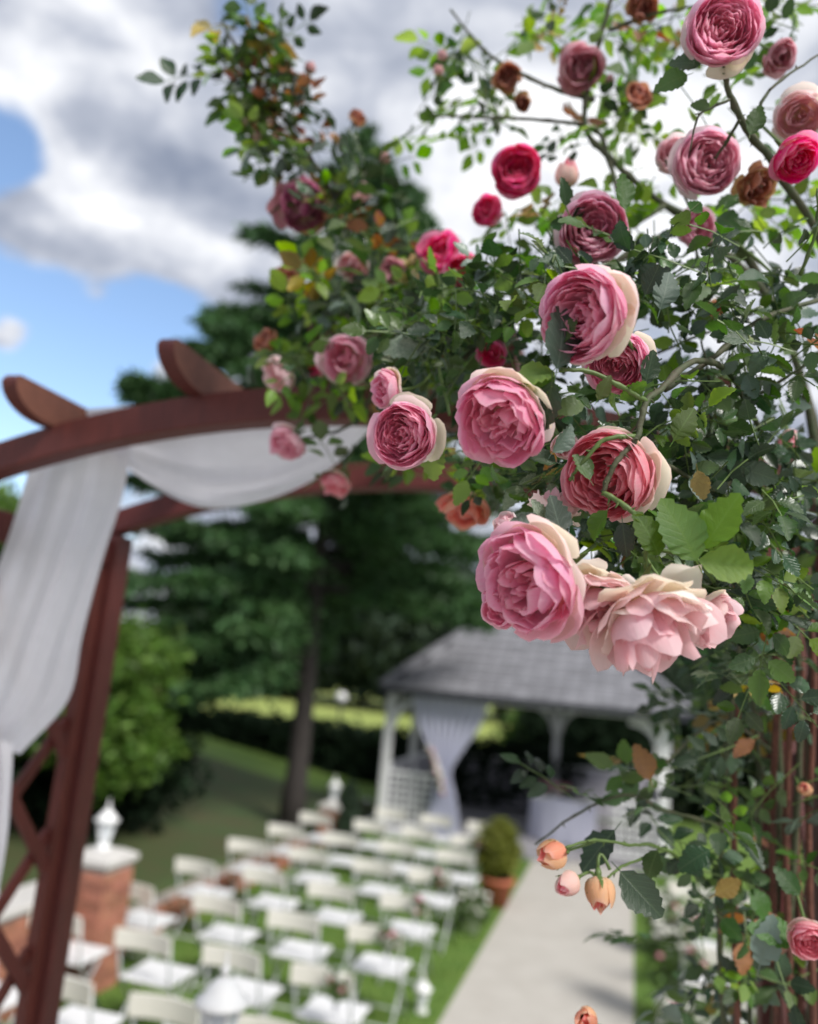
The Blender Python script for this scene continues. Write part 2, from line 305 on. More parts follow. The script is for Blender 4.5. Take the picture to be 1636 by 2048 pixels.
def crom(pts, n=6):
    P = np.asarray(pts, float); P = np.vstack([2 * P[0] - P[1], P, 2 * P[-1] - P[-2]]); out = []
    for i in range(1, len(P) - 2):
        for k in range(n):
            t = k / n; a, b, c, d = P[i - 1], P[i], P[i + 1], P[i + 2]
            out.append(0.5 * (2 * b + (c - a) * t + (2 * a - 5 * b + 4 * c - d) * t * t + (3 * b - a - 3 * c + d) * t ** 3))
    out.append(P[-2]); return np.array(out)
def unit(v): return v / (np.linalg.norm(v, axis=-1, keepdims=True) + 1e-12)
AX = np.array([C_, A_, (0, 0, 1)])        # box axes turned with the aisle
RZ = -YAW                                  # objects turned with the aisle: local x = across, local y = along

# ------------------------------------------------------------------ ground
def ground_z(t, s):
    t = np.asarray(t, float); s = np.asarray(s, float)
    e = np.clip((-5.0 - t) / 0.15, 0, 1); k = np.clip((-5.1 - t) / 7.0, 0, 1)
    fade = np.clip((26 - s) / 6.0, 0, 1)
    return (0.26 * e + 0.75 * k * k * (3 - 2 * k)) * fade
def sheet(name, m, t0, t1, s0, s1, nt_, ns_, dz=0.0, flat=False):
    T, S = np.meshgrid(np.linspace(t0, t1, nt_), np.linspace(s0, s1, ns_))
    Z = (np.zeros_like(T) if flat else ground_z(T, S)) + dz
    P = T[..., None] * C_ + S[..., None] * A_; P[..., 2] = Z
    b = MB(); b.grid(P); o = b.build(name, m, smooth=True); return tag(o, kind='structure')
sheet('lawn', 'lawn', -4.95, 14, -6, 27, 8, 8)
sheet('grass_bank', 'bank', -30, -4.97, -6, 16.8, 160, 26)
sheet('upper_lawn', 'lawn', -30, -4.97, 16.8, 27, 120, 14)
sheet('meadow', 'meadow', -400, 500, 26.99, 900, 10, 10, -0.02, True)
b = MB(); b.grid(np.array([[W(-1.52, 2.95, .004), W(.12, 2.95, .004)], [W(-1.52, 15.0, .004), W(.12, 15.0, .004)]])); tag(b.build('aisle_path', 'aisle'), kind='structure')
b = MB(); b.box(W(-.7, -2.2, .66), (7.5, 9.6, 1.32), AX); tag(b.build('terrace', 'paving'), kind='structure')
# grass blades near enough to be told from the lawn below
def blades(n, t0, t1, s0, s1, h):
    t = rng.uniform(t0, t1, n); s = rng.uniform(s0, s1, n); k = ~((t > -1.56) & (t < .16)); t = t[k]; s = s[k]; n = len(t)
    p = t[:, None] * C_ + s[:, None] * A_; p[:, 2] = ground_z(t, s)
    a = rng.uniform(0, 6.28, n); d = np.stack([np.cos(a), np.sin(a), np.zeros(n)], 1) * 0.006
    hh = h * rng.uniform(.5, 1.3, n); tip = p + np.stack([rng.normal(0, .02, n), rng.normal(0, .02, n), hh], 1)
    V = np.stack([p - d, p + d, tip], 1).reshape(-1, 3)
    return V
V = blades(60000, -4.9, 3, 3.2, 15, .055)
b = MB(); b.v = [V]; b.f = [(i, i + 1, i + 2) for i in range(0, len(V), 3)]; b.n = len(V)
tag(b.build('grass', 'grass'), 'short green lawn grass between the white chairs', 'grass', kind='stuff')

# ------------------------------------------------------------------ foliage clouds for trees and shrubs
def cloud(pts, size, m, name, parent, out=None, n=2, flat=0.5, long=1.6):
    """leaf-sized faces at pts, n per point"""
    P = np.repeat(np.asarray(pts), n, 0); k = len(P)
    P = P + rng.normal(0, size * .6, P.shape)
    nrm = unit(rng.normal(0, 1, (k, 3)) + np.array([0, 0, flat]))
    a = unit(np.cross(nrm, rng.normal(0, 1, (k, 3)))); c = np.cross(nrm, a)
    sz = size * rng.uniform(.6, 1.3, k)[:, None]
    V = np.stack([P - a * sz * long * .5, P + c * sz * .42 + nrm * sz * .1, P + a * sz * long * .5, P - c * sz * .42 + nrm * sz * .1], 1).reshape(-1, 3)
    me = bpy.data.meshes.new(name); me.from_pydata(V.tolist(), [], [(i, i + 1, i + 2, i + 3) for i in range(0, len(V), 4)]); me.materials.append(M[m])
    return link(name, me, parent)
def clumps(n, c, rad, per, cl):
    """points in leaf clumps through an ellipsoid"""
    u = unit(rng.normal(0, 1, (n, 3))) * (rng.uniform(.25, 1, (n, 1)) ** .5)
    ctr = np.array(c) + u * np.array(rad)
    return (ctr[:, None, :] + rng.normal(0, cl, (n, per, 3)) * np.array([1, 1, .7])).reshape(-1, 3)
def round_tree(name, label, cat, P, h, rad, trunk_h, m, n=160, per=40, size=.14, group=None, cl=.35):
    o = thing(name, label, cat, P, 0, group)
    b = MB(); zs = np.linspace(-.1, h * .75, 6); b.tube([(rng.normal(0, .03), rng.normal(0, .03), z) for z in zs], np.linspace(.05 * h * .5 + .02, .02, 6), 7); b.build('trunk', 'bark', o, True)
    b = MB()
    for k in range(9):
        a = rng.uniform(0, 6.28); z0 = rng.uniform(trunk_h, h * .65)
        b.tube([(0, 0, z0), (math.cos(a) * rad * .4, math.sin(a) * rad * .4, z0 + h * .1), (math.cos(a) * rad * .8, math.sin(a) * rad * .8, z0 + h * .18)], [.05, .03, .01], 5)
    b.build('limb', 'bark', o)
    cz = (trunk_h + h) / 2
    cloud(clumps(n, (0, 0, cz), (rad, rad, (h - trunk_h) / 2), per, cl), size, m, 'crown', o)
    return o
# hedge
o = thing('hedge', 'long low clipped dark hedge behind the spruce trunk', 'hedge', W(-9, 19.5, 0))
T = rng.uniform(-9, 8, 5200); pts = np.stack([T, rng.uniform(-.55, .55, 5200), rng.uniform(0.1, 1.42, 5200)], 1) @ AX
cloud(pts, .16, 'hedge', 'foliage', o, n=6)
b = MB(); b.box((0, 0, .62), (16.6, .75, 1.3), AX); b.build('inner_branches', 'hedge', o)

# the big spruce
tb = W(-5.4, 13.2, float(ground_z(-5.4, 13.2)))
o = thing('spruce_tree', 'tall dark green spruce with drooping boughs left of the pavilion', 'tree', tb)
TH = 13.0
b = MB(); zs = np.linspace(-.2, TH, 14); b.tube([(0.02 * math.sin(z), .03 * math.cos(1.3 * z), z) for z in zs], np.interp(zs, [-.2, .3, 3, TH], [.27, .20, .15, .015]), 10); b.build('trunk', 'bark', o, True)
bl = MB(); SP = []; SD = []; SL = []
z = 2.35
while z < TH - .15:
    n = 11 if z < 9 else 7
    for k in range(n):
        a = rng.uniform(0, 6.28); q = (z - 2.2) / (TH - 2.2)
        L = 3.5 * np.interp(q, [0, .15, .5, .68, .82, 1], [.85, 1.0, .98, .74, .46, .05]) * rng.uniform(.72, 1.12)
        if z < 3.9 and math.cos(a) * C_[0] + math.sin(a) * C_[1] > .15: continue
        d = np.array([math.cos(a), math.sin(a), 0]); zz0 = z + rng.uniform(-.12, .12); dr_ = rng.uniform(.36, .56)
        w = np.linspace(0, 1, 8)
        path = d * (L * w)[:, None] + np.array([0, 0, 1]) * (zz0 + L * (.16 * w - dr_ * w ** 2 + .24 * w ** 3))[:, None]
        bl.tube(path, np.linspace(.035 * (1 - q) + .01, .005, 8), 4, False)
        m_ = int(52 * L) + 6
        ww = rng.uniform(.12, 1.0, m_) ** .8
        base = np.stack([np.interp(ww, w, path[:, i]) for i in range(3)], 1)
        sidev = np.cross(d, (0, 0, 1)) * rng.choice([-1, 1], m_)[:, None]
        tw = unit(d * rng.uniform(.4, 1.2, (m_, 1)) + sidev * rng.uniform(.2, 1.1, (m_, 1)) + np.array([0, 0, -1]) * rng.uniform(-.1, .9, (m_, 1)))
        SP.append(base); SD.append(tw); SL.append(rng.uniform(.3, .62, m_) * (1.05 - .8 * ww) * np.interp(q, [0, 1], [1, .6]))
    z += .40
bl.build('limb', 'bark', o)
SP = np.concatenate(SP); SD = np.concatenate(SD); SL = np.concatenate(SL)
# each twig carries short flat needle sprays
K = 6; P = np.repeat(SP, K, 0); D = np.repeat(SD, K, 0); L = np.repeat(SL, K)
frac = np.tile(np.linspace(.1, 1, K), len(SP)); P = P + D * (L * frac)[:, None] + rng.normal(0, .035, P.shape)
nd = unit(D + rng.normal(0, .55, D.shape)); wv = unit(np.cross(nd, rng.normal(0, 1, nd.shape)))
ln = rng.uniform(.10, .2, len(P))[:, None]; wd_ = .035
V = np.stack([P, P + nd * ln * .5 + wv * wd_, P + nd * ln, P + nd * ln * .5 - wv * wd_], 1).reshape(-1, 3)
me = bpy.data.meshes.new('crown'); me.from_pydata(V.tolist(), [], [(i, i + 1, i + 2, i + 3) for i in range(0, len(V), 4)]); me.materials.append(M['needle']); link('crown', me, o)

# light green shrub and dark shrubs on the bank
def gz(t, s): return W(t, s, float(ground_z(t, s)))
round_tree('shrub', 'bright green rounded shrub beside the red brown arch post', 'shrub', gz(-6.7, 9.5), 3.1, .95, .6, 'lime', 62, 110, .10, cl=.17)
round_tree('shrub', 'dark dense shrub standing in for the shadows under the bright green one', 'shrub', gz(-7.7, 10.6), 1.7, 1.15, .2, 'hedge', 120, 60, .13)  # dark leaf mass in place of the shadow below the bright shrub
round_tree('shrub', 'tall dark shrub behind the lattice at the far left', 'shrub', gz(-8.2, 7.6), 3.4, 1.3, .3, 'hedge', 150, 60, .12)
round_tree('tree', 'mid green leafy tree at the left edge under the arch', 'tree', gz(-11.5, 11.5), 4.6, 1.6, 1.2, 'lime', 110, 50, .14)
o = thing('dwarf_conifer', 'small dark cone shaped conifer beside the pavilion post', 'shrub', gz(-4.45, 13.3))
b = MB(); b.tube([(0, 0, 0), (0, 0, .9)], [.03, .01], 6); b.build('trunk', 'bark', o)
hz = rng.uniform(0, 1, 2500); aa = rng.uniform(0, 6.28, 2500); rr = .26 * (1 - hz) ** .8 * rng.uniform(.6, 1, 2500) + .02
cloud(np.stack([rr * np.cos(aa), rr * np.sin(aa), .06 + hz * .95], 1), .05, 'bluefir', 'crown', o, n=3)
# trees beyond the meadow, and dark trees round the pavilion
far = [(-34, 62, 9, 4.5), (-27, 58, 10, 5), (-20, 60, 9, 5), (-13, 56, 10.5, 5), (-6, 60, 9.5, 5), (1, 57, 10, 5), (8, 61, 10, 5), (15, 58, 10, 5.5)]
words = ['at the far left end', 'left of the spruce trunk', 'just left of the spruce trunk', 'right of the spruce trunk', 'behind the left pavilion post', 'behind the tied curtain', 'behind the right pavilion post', 'behind the rose covered post at the right']
for (t, s, h, rd), wds in zip(far, words):
    round_tree('tree', 'dark broadleaf tree beyond the meadow ' + wds, 'tree', W(t, s, -.02), h, rd, .6, 'bluefir', 110, 55, .5, 'trees beyond the meadow', 1.0)
round_tree('tree', 'dark green tree close behind the right side of the pavilion roof', 'tree', W(4.6, 22.5, 0), 5.2, 2.6, .8, 'bluefir', 170, 60, .2)
round_tree('shrub', 'light green shrub seen through the open pavilion', 'shrub', W(-2.3, 23.5, 0), 1.9, .9, .2, 'lime', 60, 50, .13)
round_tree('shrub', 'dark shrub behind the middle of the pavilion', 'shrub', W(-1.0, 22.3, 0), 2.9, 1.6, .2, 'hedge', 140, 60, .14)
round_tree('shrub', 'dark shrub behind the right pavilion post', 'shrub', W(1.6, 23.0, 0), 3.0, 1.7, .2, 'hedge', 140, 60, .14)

# ------------------------------------------------------------------ pavilion
PV = W(-1.9, 15.1, 0)                       # local: x across, y along, front face at y = 0
pav = thing('garden_pavilion', 'white open garden pavilion with grey tiled hip roof at the end of the aisle', 'pavilion', PV, RZ)
hw, dp, eh = 2.5, 4.0, 2.5
b = MB(); b.box((0, dp / 2, .05), (2 * hw + .3, dp + .3, .10)); b.build('floor', 'floor', pav)
b = MB(); b.box((0, -.32, .03), (1.9, .3, .06)); b.build('step', 'floor', pav)
posts = [(-hw, 0), (hw, 0), (-hw, dp), (0.3, dp), (hw, dp), (-hw, dp / 2), (hw, dp / 2)]
for x, y in posts:
    b = MB(); b.box((x, y, .1 + (eh - .1) / 2), (.14, .14, eh - .1)); b.build('post', 'whitewood', pav, bevel=.008)
def bracket(x, y, dx, dy):
    b = MB(); pts = []
    for k in range(7):
        a = k / 6 * math.pi / 2; r = .55
        pts.append((x + dx * (.07 + r * (1 - math.cos(a))), y + dy * (.07 + r * (1 - math.cos(a))), eh - .07 - r + r * math.sin(a)))
    for p, q in zip(pts[:-1], pts[1:]): b.bar(p, q, .07, .1)
    b.build('bracket', 'whitewood', pav)
for x, y, d in ((-hw, 0, (1, 0)), (hw, 0, (-1, 0)), (.3, dp, (1, 0)), (.3, dp, (-1, 0)), (-hw, dp, (1, 0)), (hw, dp, (-1, 0)), (hw, 0, (0, 1)), (-hw, 0, (0, 1))): bracket(x, y, *d)
for (x0, y0, x1, y1) in ((-hw, 0, hw, 0), (-hw, dp, hw, dp), (-hw, .075, -hw, dp - .075), (hw, .075, hw, dp - .075)):
    b = MB(); b.bar((x0, y0, eh + .07), (x1, y1, eh + .07), .12, .14); b.build('beam', 'whitewood', pav)
ov, ez, rise = .42, eh + .14, 1.75
corner = [(-hw - .12, -ov), (hw + ov, -ov), (hw + ov, dp + ov), (-hw - .12, dp + ov)]
ridge = [(-.9, dp / 2), (.9, dp / 2)]
V = [(x, y, ez) for x, y in corner] + [(x, y, ez + rise) for x, y in ridge]
b = MB(); b.add(V, [(0, 1, 5, 4), (1, 2, 5), (2, 3, 4, 5), (3, 0, 4), (3, 2, 1, 0)]); roof = b.build('roof', 'fascia', pav)
for i in range(4):
    (x0, y0), (x1, y1) = corner[i], corner[(i + 1) % 4]
    b = MB(); b.bar((x0, y0, ez - .03), (x1, y1, ez - .03), .05, .14); b.build('gutter', 'fascia', pav)
# tiles, laid course by course; the front and left slopes piece by piece
tile = MB(); tile.box((0, 0, 0), (.285, .31, .022)); tile_me = tile.mesh('tile', 'tile')
def slope(P0, P1, P2, P3, single):
    P0, P1, P2, P3 = map(np.array, (P0, P1, P2, P3)); ex = unit(P1 - P0); up = unit((P2 + P3) / 2 - (P0 + P1) / 2); up = unit(up - ex * np.dot(up, ex)); nr = np.cross(ex, up)
    Ls = np.dot((P3 - P0), up); rows = int(Ls / .26); mb = MB()
    for r in range(rows):
        q = (r + .5) / rows
        a = np.dot(P0 + (P3 - P0) * q - P0, ex); c = np.dot(P1 + (P2 - P1) * q - P0, ex)
        x = a + .15 + (r % 2) * .15
        while x < c - .1:
            ce = P0 + ex * x + up * (q * Ls) + nr * (.03 + random.uniform(-.003, .003))
            tl = math.radians(4); up2 = unit(up - nr * math.tan(tl) * 1); n2 = np.cross(ex, up2)
            if single:
                t = link('tile', tile_me, roof); t.matrix_local = Matrix([[*[float(v) for v in row], float(cc)] for row, cc in zip(np.stack([ex, up2, n2], 1), ce)] + [[0, 0, 0, 1]])
            else: mb.box(ce, (.285, .31, .022), np.array([ex, up2, n2]))
            x += .30
    if not single: tag(mb.build('tile_courses', 'tile', roof), kind='stuff')
c3 = [(x, y, ez) for x, y in corner]; r3 = [(x, y, ez + rise) for x, y in ridge]
slope(c3[0], c3[1], r3[1], r3[0], True); slope(c3[3], c3[0], r3[0], r3[0], True)
slope(c3[1], c3[2], r3[1], r3[1], False); slope(c3[2], c3[3], r3[0], r3[1], False)
for a_, b_ in ((0, 0), (1, 1), (2, 1), (3, 0)):
    b = MB(); b.bar(np.array(c3[a_]) + [0, 0, .06], np.array(r3[b_]) + [0, 0, .06], .16, .05); b.build('ridge_cap', 'tile', roof)
b = MB(); b.bar(np.array(r3[0]) + [0, 0, .065], np.array(r3[1]) + [0, 0, .065], .16, .05); b.build('ridge_cap', 'tile', roof)
# lattice balustrades
def balustrade(x0, y0, x1, y1, h=1.0):
    p0 = np.array([x0, y0, 0.]); p1 = np.array([x1, y1, 0.]); d = unit(p1 - p0); Ln = np.linalg.norm(p1 - p0)
    fr = MB(); fr.bar(p0 + [0, 0, .2], p1 + [0, 0, .2], .05, .06); fr.bar(p0 + [0, 0, h + .1], p1 + [0, 0, h + .1], .08, .06); bal = fr.build('balustrade', 'whitewood', pav)
    n = int(Ln / .13)
    for k in range(1, n):
        b = MB(); q = p0 + d * (Ln * k / n); b.bar(q + [0, 0, .23], q + [0, 0, h + .07], .035, .016, up=(d[1], -d[0], 0)); b.build('slat', 'whitewood', bal)
    for k in range(1, 7):
        b = MB(); zq = .2 + (h - .1) * k / 7; off = np.array([d[1], -d[0], 0]) * .018; b.bar(p0 + off + [0, 0, zq], p1 + off + [0, 0, zq], .016, .035); b.build('slat', 'whitewood', bal)
balustrade(-hw + .07, 0, -hw + .98, 0); balustrade(hw - .9, 0, hw - .07, 0)
for (x0, y0, x1, y1) in ((-hw, .07, -hw, dp / 2 - .07), (-hw, dp / 2 + .07, -hw, dp - .07), (hw, .07, hw, dp / 2 - .07), (hw, dp / 2 + .07, hw, dp - .07), (-hw + .07, dp, .23, dp), (.37, dp, hw - .07, dp)):
    b = MB(); b.bar((x0, y0, .65), (x1, y1, .65), .04, .98); b.build('side_panel', 'panel', pav)
    b = MB(); b.bar((x0, y0, 1.17), (x1, y1, 1.17), .09, .055); b.build('rail', 'whitewood', pav)
# tied curtain in the left bay, hung from the front beam
cu = thing('curtain', 'white voile curtain tied with a flower garland in the pavilion front', 'curtain', PV, RZ)
def drape(rows, z_pts, xl, xr, y0, amp, nf):
    P = []
    for v in np.linspace(0, 1, rows):
        zc = np.interp(v, np.linspace(0, 1, len(z_pts)), z_pts); l = np.interp(v, np.linspace(0, 1, len(xl)), xl); r = np.interp(v, np.linspace(0, 1, len(xr)), xr)
        u = np.linspace(0, 1, nf * 6 + 1); P.append([(l + (r - l) * q, y0 + amp * math.sin(q * nf * 6.283 + .6 * math.sin(v * 5)) * (.5 + .5 * min(1, (r - l) / 1.0)), zc) for q in u])
    return np.array(P)
xs_l = [-2.05, -2.02, -1.93, -1.75, -1.52, -1.45, -1.52, -1.58, -1.62]; xs_r = [-.62, -.66, -.78, -.98, -1.18, -1.22, -1.1, -1.0, -.97]
zp = [2.5, 2.27, 2.0, 1.7, 1.35, 1.18, .85, .45, .11]
b = MB(); b.grid(drape(36, zp, xs_l, xs_r, -.14, .05, 9)); b.build('fabric', 'curtain', cu, True)
b = MB(); b.tube([(-1.62, -.24, 1.62), (-1.5, -.27, 1.4), (-1.38, -.27, 1.15), (-1.3, -.24, .85)], [.03, .05, .05, .02], 8); b.build('tieback', 'bloomwhite', cu, True)
for i in range(14):
    q = i / 13; b = MB(); b.lathe([(.01, -.03), (.045, -.01), (.05, .02), (.02, .045)], 7, (-1.6 + .3 * q + random.uniform(-.04, .04), -.3 + random.uniform(-.02, .02), 1.62 - .75 * q)); b.build('flower', ['bloomwhite', 'bloompink', 'topiary'][i % 3], cu, True)
# altar table and chair
al = thing('altar_table', 'cloth covered altar table with pink flowers inside the pavilion', 'table', tuple(PV + C_ * .72 + A_ * 1.2 + np.array([0, 0, .1])), RZ)
th = np.linspace(0, 2 * math.pi, 73)
P = []
for v in np.linspace(0, 1, 8):
    rr = 1 + .03 * np.sin(th * 14) * v; P.append(np.stack([.62 * rr * np.cos(th), .45 * rr * np.sin(th), np.full(73, .78 - .77 * v)], 1))
b = MB(); b.grid(P); b.lathe([(.45, .775), (.44, .79)], 48); b.build('tablecloth', 'curtain', al, True)
b = MB(); b.box((0, 0, .775), (1.16, .82, .03)); b.build('tabletop', 'whitewood', al)
for x in (-.4, .4):
    for y in (-.28, .28):
        b = MB(); b.box((x, y, .38), (.04, .04, .75)); b.build('leg', 'whitewood', al)
fb = thing('flower_arrangement', 'low pink flower arrangement on the altar table', 'flowers', tuple(PV + C_ * .6 + A_ * 1.0 + np.array([0, 0, .89])), RZ)
b = MB(); b.lathe([(.07, 0), (.12, .05), (.13, .08)], 12); b.build('bowl', 'white', fb, True)
cloud(clumps(14, (0, 0, .13), (.25, .12, .06), 10, .03), .04, 'mid', 'foliage', fb)
for i in range(16):
    b = MB(); b.lathe([(.01, -.03), (.045, -.005), (.05, .02), (.02, .045)], 8, (random.uniform(-.28, .28), random.uniform(-.12, .05), random.uniform(.1, .22))); b.build('flower', 'bloompink', fb, True)

# ------------------------------------------------------------------ brick wall, pillars, lanterns
brick_me = MB(); brick_me.box((0, 0, 0), (.24, .115, .065)); brick_me = brick_me.mesh('brick', 'brick')
def brickwork(parent, x0, x1, y0, y1, z0, z1, limit=300):
    """skin of bricks round a mortar core, local axes of the parent"""
    core = MB(); core.box(((x0 + x1) / 2, (y0 + y1) / 2, (z0 + z1) / 2), (x1 - x0 - .02, y1 - y0 - .02, z1 - z0)); core.build('mortar_core', 'mortar', parent)
    rows = int((z1 - z0) / .077); rest = MB(); cnt = 0
    for r in range(rows):
        zc = z0 + .0385 + r * .077
        for side in range(4):
            L0, L1 = (x0, x1) if side < 2 else (y0, y1)
            n = max(1, round((L1 - L0) / .252)); w = (L1 - L0) / n
            sh = (r % 2) * .5
            for k in range(n + (1 if r % 2 else 0)):
                a = max(L0, L0 + (k - sh) * w); c = min(L1, L0 + (k + 1 - sh) * w)
                if c - a < .04: continue
                mid = (a + c) / 2; jit = random.uniform(-.004, .004)
                pos = {0: (mid, y0 + .05 + jit, zc), 1: (mid, y1 - .05 + jit, zc), 2: (x0 + .05 + jit, mid, zc), 3: (x1 - .05 + jit, mid, zc)}[side]
                if cnt < limit and side in (0, 3):
                    q = link('brick', brick_me, parent, pos); cnt += 1
                    q.scale = ((c - a - .011) / .24, 1, 1)
                    if side >= 2: q.rotation_euler = (0, 0, math.pi / 2)
                else:
                    rest.box(pos, (c - a - .011, .115, .065) if side < 2 else (.115, c - a - .011, .065))
    if rest.n: tag(rest.build('brick_backing', 'brick', parent), kind='stuff')
def pillar(label, t, s, w, h, z0=0.0):
    o = thing('brick_pillar', label, 'pillar', W(t, s, z0), RZ, 'brick garden pillars')
    brickwork(o, -w / 2, w / 2, -w / 2, w / 2, 0, h)
    b = MB(); b.box((0, 0, h + .03), (w + .06, w + .06, .06)); b.box((0, 0, h + .08), (w + .05, w + .05, .04), taper=.6); b.build('cap', 'stone', o, bevel=.01)
    return W(t, s, z0 + h + .1)
def lantern(label, P, sc=1.0):
    o = thing('lantern', label, 'lantern', P, RZ + .3, 'white garden lanterns'); o.scale = (sc,) * 3
    b = MB(); b.lathe([(.10, 0), (.10, .025), (.06, .045), (.045, .08)], 14); b.build('base', 'white', o, True)
    b = MB(); b.lathe([(.048, .08), (.055, .085), (.098, .30), (.0, .30)], 6); b.build('pane', 'glass', o)
    for k in range(6):
        a = k * math.pi / 3; b = MB(); b.bar((.056 * math.cos(a), .056 * math.sin(a), .08), (.102 * math.cos(a), .102 * math.sin(a), .305), .014, .014); b.build('bar', 'white', o)
    b = MB(); b.lathe([(.10, .30), (.135, .305), (.138, .325), (.10, .345), (.078, .385), (.05, .415), (.02, .43)], 16); b.build('lid', 'white', o, True)
    b = MB(); b.lathe([(.018, .425), (.014, .44), (.026, .455), (.026, .468), (.010, .485), (.006, .53), (.001, .56)], 10); b.build('finial', 'white', o, True)
    return o
p = pillar('brick pillar with pale cap at the near end of the garden wall', -4.58, 6.8, .42, 1.05); lantern('white lantern on the brick pillar beside the arch post', p, .8)
p = pillar('small brick pillar at the foot of the spruce trunk', -4.72, 13.3, .32, .62); lantern('small white lantern below the spruce trunk', p, .8)
p = pillar('stair pillar under the frame at the left', -1.42, 3.0, .34, 1.40); lantern('white lantern with conical lid low in front of the chairs', p, .74)
p = pillar('stair pillar hidden under the rose at the right', .40, 3.4, .36, 1.30); lantern('white lantern with tall spike behind the lower right rose leaves', p, 1.05)
gw = thing('garden_wall', 'orange brick garden wall running up to the pillar at the left', 'wall', W(-4.8, 4.6, 0), RZ)
brickwork(gw, -.15, .15, -2.6, 1.92, 0, .82)
b = MB(); b.box((0, -.34, .85), (.4, 4.54, .06)); b.build('coping', 'stone', gw, bevel=.01)
kb = thing('brick_kerb', 'low brick kerb along the grass bank left of the chairs', 'kerb', W(-4.87, 10.0, 0), RZ)
brickwork(kb, -.1, .1, -2.9, 2.5, 0, .31)
# globe lamp beyond the spruce
gp = at(683, 1395, 21.0)
o = thing('globe_lamp', 'white globe garden lamp on a dark pole right of the spruce trunk', 'lamp', (gp[0], gp[1], float(ground_z(*ts(gp)))))
b = MB(); b.tube([(0, 0, 0), (0, 0, gp[2] - .2 - o.location.z)], .035, 8); b.build('pole', 'fascia', o)
b = MB(); zc = gp[2] - o.location.z; b.lathe([(.14 * math.sin(a) + .001, zc - .14 * math.cos(a)) for a in np.linspace(0, math.pi, 12)], 18); b.build('globe', 'white', o, True)

# ------------------------------------------------------------------ chairs
def make_chair():
    o = thing('folding_chair', '-', 'chair', (0, 0, 0), RZ, 'white folding chairs on the lawn')
    b = MB()
    P = [[(x, y, .455 + .012 * math.cos(x * 6)) for x in np.linspace(-.21, .21, 5)] for y in np.linspace(-.03, .37, 4)]
    b.box((0, .17, .448), (.44, .42, .03)); b.build('seat', 'seat', o, bevel=.012)
    n = 7; P = []
    for z in (.69, .83):
        P.append([(x, -.085 + .05 * (x / .245) ** 2 * -1 + (z - .69) * -.1, z) for x in np.linspace(-.24, .24, n)])
    P = np.array(P); Q = P + np.array([0, .022, 0])
    b = MB(); b.grid(P); b.grid(Q[:, ::-1]); 
    for i in range(n - 1):
        for k in (0, 1): b.add([P[k][i], P[k][i + 1], Q[k][i + 1], Q[k][i]], [(0, 1, 2, 3) if k == 0 else (3, 2, 1, 0)])
    for i in (0, n - 1): b.add([P[0][i], P[1][i], Q[1][i], Q[0][i]], [(0, 1, 2, 3)])
    b.build('backrest', 'back', o, True)
    for sx in (-1, 1):
        b = MB(); b.tube([(sx * .228, -.12, .80), (sx * .22, -.03, .45), (sx * .215, .34, .0)], .0115, 6); b.build('leg', 'leg', o, True)
        b = MB(); b.tube([(sx * .19, .3, .44), (sx * .19, -.12, .0)], .0115, 6); b.build('leg', 'leg', o, True)
    for y, z in ((-.06, .06), (.28, .08)):
        b = MB(); b.tube([(-.2, y, z), (.2, y, z)], .009, 6); b.build('crossbar', 'leg', o)
    return o
def posy(P, label):
    o = thing('posy', label, 'flowers', P, RZ, 'posies tied to the aisle chairs')
    cloud(clumps(9, (0, 0, 0), (.07, .03, .08), 9, .02), .035, 'mid', 'foliage', o)
    for i in range(7):
        b = MB(); b.lathe([(.006, -.02), (.026, -.004), (.03, .012), (.012, .03)], 7, (random.uniform(-.07, .07), random.uniform(-.05, 0), random.uniform(-.06, .08))); b.build('flower', ['bloompink', 'bloomwhite'][i % 2], o, True)
    b = MB(); b.box((0, .03, -.12), (.03, .01, .16)); b.build('ribbon', 'cloth', o)
proto = make_chair(); first = True
rows = [5.05, 6.05, 7.12, 8.2, 9.35, 10.5, 11.55, 12.7]; ordn = ['first', 'second', 'third', 'fourth', 'fifth', 'sixth', 'seventh', 'eighth']
left = [-2.05, -2.78, -3.55, -4.36]; right = [.72, 1.46]
pos = ['aisle seat', 'second seat', 'third seat', 'seat by the brick']
for i, s in enumerate(rows):
    for side, ts_ in (('left', left), ('right', right)):
        for j, t in enumerate(ts_):
            if side == 'right' and i > 5: continue
            if i == 7 and j == 3: continue
            c = proto if first else copy_tree(proto); first = False
            dt, ds = random.uniform(-.04, .04), random.uniform(-.05, .05)
            c.location = W(t + dt, s + ds + .1, 0); c.rotation_euler = (0, 0, RZ + random.uniform(-.06, .06))
            c['label'] = 'white folding chair %s of the aisle, %s row from the front, %s' % (side, ordn[i], pos[j] if side == 'left' else ('aisle seat', 'outer seat')[j])
            if j == 0 and i in (1, 2, 3, 4, 6): posy(W(t + dt + (.12 if side == 'left' else -.12), s + ds - .06, .76), 'pink and white posy on the %s aisle chair of the %s row' % (side, ordn[i]))
